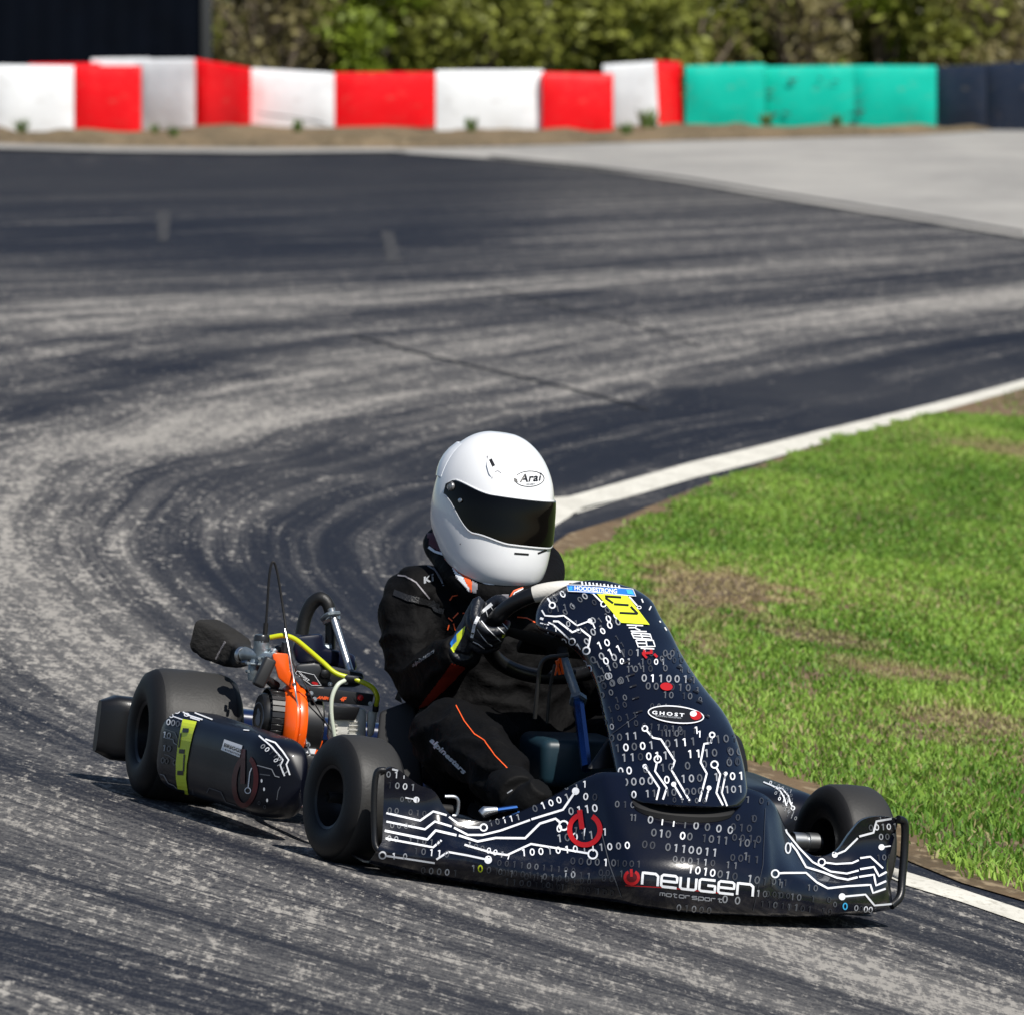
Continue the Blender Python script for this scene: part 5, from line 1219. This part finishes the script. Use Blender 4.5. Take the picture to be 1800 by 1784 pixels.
q = MB(); vtube([E(541, 650, .86), E(543, 612, .86), E(543, 600, .86)], [.0165, .0165, .014], seg=20); vtube([E(590, 720, .87), E(710, 690, .87)], [.008, .012]); vtube([E(700, 720, .84), E(700, 650, .84)], [.009, .006]); q.build('carburettor_cap', mat('cap_dark', (.03, .032, .036), .3, metal=.4), engine)
q = MB(); cl = [E(420, 748, .95), E(402, 742, 1.06), E(360, 718, 1.085), E(295, 682, 1.09), E(225, 645, 1.095), E(172, 614, 1.10), E(160, 608, 1.10)]
P = []; rs_ = [.018, .024, .034, .038, .040, .038, .028]; tdir = (cl[-1] - cl[0]).normalized(); ua = Vector((0, 0, 1)); ua = (ua - tdir * ua.dot(tdir)).normalized(); ub = tdir.cross(ua)
cs, rs2 = crspline([Vector(c) for c in cl], rs_, 5)
for i, c in enumerate(cs):
    row = []
    for j in range(28):
        a = 2 * math.pi * j / 28 + .15; cc, ss = math.cos(a), math.sin(a); w = 1 + .05 * noise.noise((i * .3, cc * 2, ss * 2)) + .035 * noise.noise((cc * 6, ss * 6, i * .25))
        row.append(c + (ua * math.copysign(abs(cc) ** .5, cc) * 1.0 + ub * math.copysign(abs(ss) ** .5, ss)) * rs2[i] * w)
    P.append(row)
q.grid(P, 0, close_v=True); q.add(P[-1], [tuple(reversed(range(28)))]); q.add(P[0], [tuple(range(28))])
pr = Print(q, off=.0015); pr.text('OUTERWEARS', ZE(232, 770), (2.6, -4.6), (-3.6, -2.2), GY, bold=.04, spacing=1.05); q.build('air_filter', [FOAM] + DEC, engine)
q = MB(); q.lathe([(.0155, .006), (.017, .004), (.017, -.004), (.0155, -.006)], E(408, 738, .888), E(380, 730, .9) - E(420, 740, .88), 20); q.build('hose_clamp', STEEL, engine)
q = MB(); a, b = E(592, 790, .76), E(528, 925, .755); tt = (a - b).normalized(); q.box((a + b) / 2, (.026, .022, (a - b).length + .02), Matrix((tt.cross(Vector((0, -1, 0))).normalized(), -tt.cross(tt.cross(Vector((0, -1, 0)))).normalized(), tt)).transposed(), .006, seg=3); vtube([E(575, 900, .77), E(640, 950, .80)], [.008, .010]); q.build('pull_handle', mat('handle_grey', (.018, .018, .019), .5), engine)
# exhaust header
q = MB(); q.tube([E(815, 600, .97), E(840, 480, .97), E(885, 390, .965), E(945, 355, .955), E(995, 395, .945), E(1012, 500, .94), E(1010, 700, .93)], [.0145, .0145, .015, .015, .0135, .012, .011], 14, smooth_n=7); q.build('wrapped_header', mat('pipe_wrap', (.005, .005, .005), .5, bump=.08, bscale=200), engine)
q = MB(); q.tube([E(1015, 422, .925), E(1030, 480, .92), E(1145, 850, .84)], .0082, 14); q.build('silver_stay', STEEL, engine)
q = MB(); q.tube([E(955, 495, .93), E(1000, 460, .905), E(1070, 455, .915)], .0052, 8, smooth_n=4); q.tube([E(965, 510, .935), E(1065, 470, .915)], .009, 8); q.build('pipe_clamp', ALLOY, engine)
q = MB(); q.tube([E(960, 690, .92), E(1015, 690, .92)], .009, 8); q.build('pipe_clamp', ALLOY, engine)
# hoses and cables
def hose(name, pts, d, r, mt, par, n=8):
    w = MB(); w.tube([E(x, y, dd) for (x, y), dd in zip(pts, d)], r, 10, smooth_n=n); return w.build(name, mt, par)
hose('fuel_hose', [(600, 620), (690, 607), (770, 632), (870, 712), (960, 790), (1050, 865), (1180, 905), (1290, 955), (1330, 1020), (1322, 1085)], [.85, .84, .83, .80, .77, .75, .74, .735, .735, .75], .0056, FUEL, kart)
hose('fuel_hose_end', [(1322, 1075), (1318, 1120)], [.75, .755], .007, MATTE, kart)
hose('breather_hose', [(1110, 912), (1060, 945), (1022, 1030), (1018, 1150), (1040, 1300)], [.74, .73, .725, .722, .722], .0048, CLEARH, kart)
hose('throttle_cable', [(568, 590), (580, 420), (596, 190), (620, 105), (650, 180), (690, 430), (716, 620)], [.86, .86, .86, .86, .86, .85, .83], .0027, MATTE, kart)
hose('throttle_cable_boot', [(566, 600), (572, 520)], [.86, .86], .0052, MATTE, kart)
w = MB(); w.tube([E(700, 560, .835), E(735, 740, .80), E(765, 930, .745), E(790, 1090, .73), E(850, 1340, .715), E(886, 1462, .71)], .0020, 8, smooth_n=5)
for x, y, d in ((765, 940, .744), (852, 1352, .714)): w.lathe([(0, .005), (.0042, .003), (.0046, 0), (.0042, -.003), (0, -.005)], E(x, y, d), (.3, 0, -1), 12)
w.build('throttle_rod', STEEL, kart)
hose('ignition_lead', [(735, 680), (760, 800), (830, 920), (900, 1060), (1020, 1270)], [.82, .78, .74, .725, .72], .0016, MATTE, kart)
# number board strut by the seat
q = MB(); q.hull8([K(694, 1228, y=.75), K(708, 1236, y=.75), K(700, 1212, y=.75)], [K(694, 1228, y=.76), K(708, 1236, y=.76), K(700, 1212, y=.76)], bev=0); q.build('seat_strut', STEEL, kart)

q = MB(); q.hull8([K(668, 1250, y=.60), K(728, 1228, y=.60), K(750, 1440, y=.50), K(648, 1440, y=.52)], [K(668, 1250, y=.64), K(728, 1228, y=.64), K(750, 1440, y=.56), K(648, 1440, y=.56)], bev=.006); q.build('dark_gap_panel', MATTE, kart)  # black panel added to keep the gap between engine and seat dark

# ================================================================== the driver
def remesh(mb, voxel, smooth_it=4, fac=.5):
    o = mb.build('tmp', [SUIT]); md = o.modifiers.new('r', 'REMESH'); md.mode = 'VOXEL'; md.voxel_size = voxel
    if smooth_it:
        s = o.modifiers.new('s', 'SMOOTH'); s.iterations = smooth_it; s.factor = fac
    dg = bpy.context.evaluated_depsgraph_get(); dg.update()
    me = bpy.data.meshes.new_from_object(o.evaluated_get(dg))
    out = MB(); out.add([v.co.copy() for v in me.vertices], [tuple(p.vertices) for p in me.polygons])
    N = [v.normal.copy() for v in me.vertices]
    om = o.data; bpy.data.objects.remove(o); bpy.data.meshes.remove(om); bpy.data.meshes.remove(me)
    return out, N
rK, uK, aK = RKT @ r0, RKT @ u0, RKT @ a0
def ell(mb, secs, seg=28):
    P = [[Vector((c[0] + rx * math.cos(q), c[1] + ry * math.sin(q), c[2])) for q in [2 * math.pi * k / seg for k in range(seg)]] for c, rx, ry in secs]
    mb.grid(P, 0, close_v=True); mb.add(P[0], [tuple(reversed(range(seg)))]); mb.add(P[-1], [tuple(range(seg))])
wrist = K(806, 1144, y=.41); elbow = K(745, 1192, y=.60); shoul = K(733, 1050, y=.70)
lhand = swp(R(5)); lw = lhand + n * .055 + e1 * .035 - e2 * .02
body = MB()
ell(body, [((-.04, .60, .09), .15, .15), ((-.05, .62, .13), .185, .16), ((-.06, .66, .22), .175, .14), ((-.08, .69, .32), .18, .135), ((-.10, .70, .42), .19, .135), ((-.115, .70, .48), .195, .125), ((-.125, .70, .525), .165, .11), ((-.135, .69, .56), .10, .09), ((-.14, .68, .60), .068, .075), ((-.145, .67, .66), .07, .08)])
bu = MB(); bu.lathe([(0, -.09), (.05, -.08), (.075, -.03), (.078, .02), (.06, .07), (0, .09)], (-.147, .66, .70), (0, 0, 1), 20); body.add(bu.v, bu.f)
body.tube([(-.17, .70, .485), shoul, shoul.lerp(elbow, .5) + Vector((-.012, .02, 0)), elbow, elbow.lerp(wrist, .45) - Vector((0, 0, .008)), wrist, wrist + (wrist - elbow).normalized() * .02], [.068, .072, .072, .062, .056, .043, .040], 18, smooth_n=5)
body.tube([(-.02, .70, .475), (.075, .70, .465), (.15, .60, .35), (.19, .50, .27), lw.lerp(Vector((.19, .5, .27)), .5), lw], [.075, .082, .074, .064, .056, .042], 18, smooth_n=5)
knee = K(806, 1297, y=.26); ank = K(905, 1392, y=-.13)
body.tube([(-.12, .60, .15), (-.17, .46, .21), knee + Vector((0, .06, -.01)), knee, knee.lerp(ank, .35) + Vector((0, 0, .012)), knee.lerp(ank, .7) + Vector((0, 0, .008)), ank], [.10, .10, .082, .074, .070, .062, .046], 18, smooth_n=6)
lkn, lan = Vector((.13, .24, .30)), Vector((.12, -.16, .16))
body.tube([(.03, .60, .15), (.09, .45, .21), lkn + Vector((0, .06, -.01)), lkn, lkn.lerp(lan, .4), lkn.lerp(lan, .75), lan], [.10, .10, .082, .073, .068, .058, .046], 18, smooth_n=6)
body, NN = remesh(body, .0075, 5)
for v, nn in zip(body.v, NN):
    p = v.copy()
    a = noise.noise((p.x * 16, p.y * 11, p.z * 16)); b = noise.noise((p.x * 38 + 7, p.y * 20, p.z * 30)); c = 1 - abs(noise.noise((p.x * 13 + 3, p.y * 9, p.z * 22)))
    k = 1 if p.z < .56 else 0
    v += nn * k * (.007 * a + .003 * b + .011 * (c ** 3 - .55))
pr = Print(body, off=.0016)
Z1 = lambda x, y: (600 + x / 3.964, 720 + y / 3.964)
Z7 = lambda x, y: (640 + x / 3.913, 1050 + y / 3.913)
def fillpoly(pr, poly, m, off=None, st=4.):
    xs = [p[0] for p in poly]; ys = [p[1] for p in poly]
    y = min(ys)
    while y < max(ys):
        x = min(xs)
        while x < max(xs):
            if inside(poly, x + st / 2, y + st / 2): pr.quad([(x, y), (x + st, y), (x + st, y + st), (x, y + st)], m, off)
            x += st
        y += st
fillpoly(pr, [Z7(*p) for p in ((600, 450), (700, 478), (590, 600), (440, 735), (365, 765), (500, 590))], 13, .0012, 1.5)
for q in ([(632, 742), (690, 850), (760, 940), (830, 985), (900, 1085), (1000, 1190)], [(1002, 1192), (1022, 1210)], [(1046, 1215), (1082, 1255)]): pr.ribbon([Z7(*p) for p in q], 1.7, OR)
for q in ([(755, 1330), (775, 1300), (812, 1292)], [(780, 1452), (815, 1415)], [(748, 1448), (775, 1472)], [(743, 1532), (752, 1498)], [(783, 1488), (797, 1535)], [(845, 1418), (905, 1424)], [(1225, 1445), (1290, 1450), (1350, 1482)], [(1222, 1553), (1270, 1565), (1310, 1582)]): pr.ribbon([Z1(*p) for p in q], 2.0, OR)
pr.text('alpinestars', Z7(455, 985), (14.0, 13.6), (8.0, -9.5), W_, off=.002, bold=.045, shear=.15)
pr.text('alpinestars', Z7(338, 475), (9.0, -6.0), (-1.5, -8.5), L_, off=.002, bold=.02, shear=.2)
pr.text('K1', Z1(572, 1212), (17.5, -5.0), (-2.0, -16), D_IVORY if False else L_, off=.002, bold=.05, shear=.1)
for q, w, m in (([(395, 1155), (450, 1160), (520, 1205), (570, 1265), (615, 1315)], 2.4, GY), ([(600, 1088), (650, 1118), (690, 1180), (712, 1225)], 2.6, L_), ([(640, 1100), (690, 1165), (705, 1200)], 1.6, GY)): pr.ribbon([Z1(*p) for p in q], w, m)
SHINY = mat('strap_webbing', (.010, .010, .011), .4, bump=.3, bscale=300)
REDP = REDSUIT
person = body.build('person', [SUIT] + DEC + [REDP, SHINY], None, KM, sharp=180)
tag(person, 'driver in a black racing suit and white helmet, gripping the steering wheel of the kart', 'person')
# shoulder strap
qb = MB(); q = qb; pr = Print(qb, off=.004, bvh=pr.t)
for A in ([(368, 1278), (470, 1315), (580, 1335), (690, 1372)], [(630, 1330), (660, 1390), (720, 1405)]):
    pr.ribbon([Z1(*p) for p in A], 11, 1, off=.004)
qb.build('shoulder_strap', [SHINY, SHINY], person)

# ---------------------------------------------------------------- collar
q = MB()
cp_ = [K(765, 950, y=.78), K(779, 980, y=.70), K(806, 1013, y=.61), K(842, 1040, y=.56), K(885, 1046, y=.54), K(928, 1040, y=.56), K(962, 1022, y=.64), K(960, 985, y=.76), K(900, 950, y=.84), K(820, 930, y=.86)]
q.tube(cp_, [.024, .026, .029, .032, .032, .032, .032, .032, .030, .026], 18, smooth_n=7, closed=True)
pr = Print(q, off=.0015)
fillpoly(pr, [Z1(*p) for p in ((600, 870), (655, 850), (690, 900), (760, 980), (700, 1000), (620, 950))], DR, .0015, 3.)
pr.ribbon([Z1(*p) for p in ((612, 958), (655, 990), (712, 1012))], 4, W_, off=.002)
fillpoly(pr, [Z1(*p) for p in ((722, 1040), (800, 1065), (880, 1140), (915, 1210), (910, 1270), (885, 1230), (850, 1165), (780, 1100))], OR, .002, 2.)
fillpoly(pr, [Z1(*p) for p in ((775, 1105), (850, 1168), (890, 1230), (895, 1268), (850, 1215), (800, 1160))], W_, .0018, 2.)
fillpoly(pr, [Z1(*p) for p in ((800, 1165), (850, 1220), (895, 1270), (945, 1275), (950, 1215), (915, 1190), (910, 1265), (860, 1190))], GY, .0014, 2.)
fillpoly(pr, [Z1(*p) for p in ((1120, 1285), (1165, 1285), (1160, 1330), (1118, 1325))], GY, .0014, 2.); fillpoly(pr, [Z1(*p) for p in ((1190, 1290), (1235, 1292), (1190, 1332), (1175, 1332))], GY, .0014, 2.)
pr.ribbon([Z1(*p) for p in ((1160, 1330), (1185, 1285), (1200, 1262), (1265, 1240))], 2.4, OR); pr.ribbon([Z1(*p) for p in ((1180, 1330), (1205, 1275), (1265, 1245))], 2.2, W_)
q.build('neck_collar', [SUIT] + DEC, person)

# ---------------------------------------------------------------- helmet
Hc = K(868, 888, y=.64)
def head_axes(yaw, pitch, roll):
    f = (-aK * math.cos(yaw) + rK * math.sin(yaw)); u = uK.copy(); s = u.cross(f).normalized()
    M = Matrix.Rotation(pitch, 3, s); f = M @ f; u = M @ u
    M = Matrix.Rotation(roll, 3, f); return f.normalized(), (M @ u).normalized(), (M @ s).normalized()
hf, hu, hs = head_axes(R(40), R(9), R(-3))
HT = [(-.172, -.045, .095, .062), (-.165, -.066, .122, .082), (-.150, -.088, .143, .097), (-.125, -.112, .153, .110), (-.095, -.132, .156, .118), (-.06, -.146, .154, .1235), (-.02, -.152, .149, .1255), (.02, -.150, .143, .1245), (.06, -.141, .131, .118), (.095, -.124, .110, .104), (.122, -.100, .085, .084), (.142, -.071, .056, .058), (.152, -.042, .028, .033), (.1545, -.015, .004, .012)]
HU = [h[0] for h in HT]
def hrow(u):
    return [float(np.interp(u, HU, [h[k] for h in HT])) for k in (1, 2, 3)]
# smooth table
HTs = [cr1(HT, t * (len(HT) - 1) / 60) for t in range(61)]
def hpt(u, az, off=0.):
    """az 0 = face, + = driver's left"""
    us = [h[0] for h in HTs]
    b, f, w = (float(np.interp(u, us, [h[k] for h in HTs])) for k in (1, 2, 3))
    b, f, w = b * .935, f * .935, w * .935
    cx = (f + b) / 2; hl = (f - b) / 2 + off; w += off
    c, s = math.cos(az), math.sin(az); e = .92
    x = cx + hl * math.copysign(abs(c) ** e, c); y = w * math.copysign(abs(s) ** e, s)
    lift = .30 * max(0, -x + .03) * smooth(-.02, -.172, u) * 1.0 if u < -.02 else 0
    return Hc + hf * x + hs * y + hu * (u + lift)
mb = MB(); P = []
for h in HTs:
    P.append([hpt(h[0], 2 * math.pi * k / 72) for k in range(72)])
low = [p - hf * 0 - hu * -.012 for p in P[0]]; cen = sum(P[0], Vector()) / 72
inner = [p.lerp(cen, .25) + hu * .03 for p in P[0]]
P = [inner] + P
mb.grid(P, 0, close_v=True); mb.add(P[-1], [tuple(range(72))]); mb.add(P[0], [tuple(reversed(range(72)))])
pr = Print(mb, off=.0008)
def T1(pts, w, m): pr.ribbon([Z1(*p) for p in pts], w, m, step=3)
pr.text('Ara', Z1(1244, 506), (20.0, -1.2), (1.2, -19), BK, off=.001, bold=.028, shear=.12, spacing=1.06); pr.ribbon([Z1(1379, 497), Z1(1385, 462)], 2.6, BK, step=3, off=.001); pr.disc(Z1(1388, 449), 1.7, BK, off=.001)
c = Z1(1310, 484); pr.ring(c, 25.5, 13.5, 1.3, BK, rot=-2, n=40, a0=-150, a1=172); pr.disc(Z1(1215, 495), 3, BK); pr.ribbon([Z1(1205, 480), Z1(1225, 510)], 3, BK)
pr.text('HELMET', Z1(1285, 526), (4.4, -.1), (.2, -3.4), M_, off=.001)
for q, w in (([(1205, 1000), (1305, 1007)], 3.4), ([(1368, 1000), (1430, 976)], 3.2)): T1(q, w, BK)
T1([(1038, 348), (1052, 375), (1062, 396)], 5.5, BK)
T1([(1018, 325), (1026, 390), (1052, 480)], 2.2, GY); T1([(1070, 434), (1092, 428), (1115, 444)], 1.1, GY); T1([(660, 330), (655, 440), (690, 480)], .8, GY)
pr.disc(Z1(830, 935), 1.2, GY); pr.disc(Z1(1452, 402), 2.2, M_, ry=3)
hel = mb.build('helmet', [WHITEP] + DEC, person, sharp=60)
# chin bead, brow ridge, rear spoiler
q = MB(); q.tube([hpt(-.163, R(a), .002) for a in range(-100, 101, 5)], .0055, 10); q.build('chin_bead', WHITEP, hel)
q = MB(); pts = [pr.P(*Z1(*p), .0) for p in ((1020, 330), (1030, 390), (1040, 440), (1053, 482))]
q.tube([p for p in pts if p], [.001, .006, .005, .001], 10, flat=.5, smooth_n=4); q.build('brow_vent', WHITEP, hel)
P = []
for i in range(13):
    az = R(-172 + i * 5); e = math.sin(math.pi * i / 12); row = []
    for j in range(6):
        v = j / 5; u = .045 + .075 * v
        row.append(hpt(u, az, .001 + .008 * math.sin(math.pi * min(1, v * .62 + .12)) * e ** .6))
    P.append(row)
q = MB(); q.shell(P, .003, toward=-hf); q.build('rear_spoiler', mat('spoiler_white', (.72, .75, .80), .12, coat=.5), hel)
# visor with its side plates
def sm(a, b, t): return smooth(a, b, t)
def vup(a): return .026 + .018 * sm(45, 92, abs(a)) - .012 * sm(88, 100, abs(a))
def vlo(a): return -.068 + .012 * sm(25, 60, abs(a)) + .068 * sm(62, 98, abs(a))
P = []
for i in range(81):
    a = -98 + 196 * i / 80; row = []
    for j in range(15):
        u = vlo(a) + (vup(a) - vlo(a)) * j / 14
        row.append(hpt(u, R(a), .0035))
    P.append(row)
q = MB(); q.shell(P, .0045, toward=hf); q.build('visor', VISOR, hel, sharp=60)
q = MB(); q.tube([hpt(vlo(a) - .002, R(a), .001) for a in range(-96, 97, 4)], .0028, 8); q.tube([hpt(vup(a) + .0015, R(a), -.001) for a in range(-96, 97, 4)], .0024, 8); q.build('eyeport_trim', WHITEP, hel)
for a in (-90, 90):
    c = hpt(.030, R(a), .003); nn = (hpt(.030, R(a), .02) - c).normalized()
    q = MB(); q.lathe([(.0, .006), (.006, .0055), (.0075, .004), (.0085, .0055), (.0095, .004), (.010, 0)], c, nn, 24); q.build('pivot', mat('pivot_grey', (.25, .25, .26), .3, metal=.6), hel)
    c = hpt(.005, R(a * .86), .0055); q = MB(); q.lathe([(0, .003), (.0045, .002), (.005, 0)], c, (c - Hc).normalized(), 14); q.build('visor_screw', STEEL, hel)

# ---------------------------------------------------------------- gloves
def hand(side, a_deg, wr, cuff_from):
    """side -1: driver's right hand. grips the rim at angle a"""
    c = swp(R(a_deg)); O = e1 * side; T = e2.copy()
    A = MB(); mcps = []
    def ring(phi, rad, t): return c + T * t + (O * math.cos(R(phi)) - n * math.sin(R(phi))) * rad
    for k in range(4):
        t = (1.5 - k) * .0205; ln = (0.96, 1.04, 1.0, .86)[k]
        m0 = ring(-48, .050, t * 1.04); p1 = ring(8, .045 * ln, t); p2 = ring(62, .040, t * .98); p3 = ring(118, .031, t * .96); p4 = ring(176 * ln, .0275, t * .95)
        A.tube([m0, p1, p2, p3, p4], [.0118, .0112, .0108, .0100, .0088], 12, smooth_n=5)
        mcps.append(m0)
    for m0 in mcps: A.tube([wr, wr.lerp(m0, .55) + n * .004, m0, m0.lerp(c, .12)], [.024, .018, .0135, .011], 12, smooth_n=4)
    A.tube([wr, wr.lerp(mcps[1], .6) - n * .006, ring(-90, .032, 0)], [.026, .022, .018], 12, smooth_n=4)
    th = [wr.lerp(mcps[0], .35) + n * .008, ring(-95, .040, .036), ring(-130, .031, .052), ring(-175, .029, .060)]
    A.tube(th, [.016, .0135, .0115, .0095], 12, smooth_n=5)
    d = (cuff_from - wr).normalized()
    A.tube([wr - d * .012, wr, wr + d * .03, wr + d * .05], [.028, .031, .036, .039], 16, smooth_n=3)
    return remesh(A, .0026, 3, .4)
gl, NN = hand(-1, 181, wrist + (wrist - elbow).normalized() * .012, elbow)
pr = Print(gl, off=.0011)
for q, w in (([(742, 275), (760, 190), (795, 110), (880, 42)], 5.5), ([(835, 75), (850, 130), (900, 190), (965, 245)], 1.4), ([(872, 62), (915, 130), (960, 185), (985, 215)], 1.4), ([(805, 160), (850, 215), (905, 265), (940, 300)], 1.4), ([(780, 215), (815, 270), (850, 310), (880, 330)], 1.3), ([(955, 55), (985, 100), (1015, 170), (1010, 200)], 1.3), ([(750, 300), (790, 320), (830, 350)], 1.3)): pr.ribbon([Z7(*p) for p in q], w, W_, step=3)
fillpoly(pr, [Z7(*p) for p in ((945, 140), (985, 130), (1005, 160), (990, 192), (960, 180))], DR, .0014, 1.5)
pr.text('21', Z7(945, 272), (6.5, -.4), (.5, -6.5), YE, bold=.04)
fillpoly(pr, [Z7(*p) for p in ((595, 310), (640, 240), (700, 195), (690, 235), (650, 300), (600, 345))], BL, .0012, 1.); fillpoly(pr, [Z7(*p) for p in ((640, 250), (700, 192), (692, 232), (655, 310), (615, 380), (596, 345), (640, 300))], YE, .0015, 1.)
g1 = gl.build('glove', [GLOVE] + DEC, person, sharp=180)
gl, NN = hand(1, 8, lw, Vector((.19, .5, .27))); gl.build('glove', [GLOVE], person, sharp=180)
# boots
for an, kn, toe in ((ank, knee, K(952, 1382, y=-.22)), (lan, lkn, Vector((.11, -.30, .20)))):
    d = (an - kn).normalized(); heel = an + d * .055 + Vector((0, .0, -.02))
    A = MB(); A.tube([an - d * .05, an, an + d * .03], [.050, .050, .044], 16); A.tube([heel + Vector((0, .02, .005)), heel, heel.lerp(toe, .5) + Vector((0, .0, -.004)), toe], [.034, .038, .040, .028], 16, smooth_n=4)
    A, _ = remesh(A, .005, 3); pr = Print(A, off=.0012)
    if kn is knee: pr.ribbon([Z7(985, 1345), Z7(1020, 1322)], 2.4, L_)
    A.build('boot', [mat('boot_black', (.003, .003, .0032), .7, spec=.15, bump=.2, bscale=60)] + DEC, person, sharp=180)
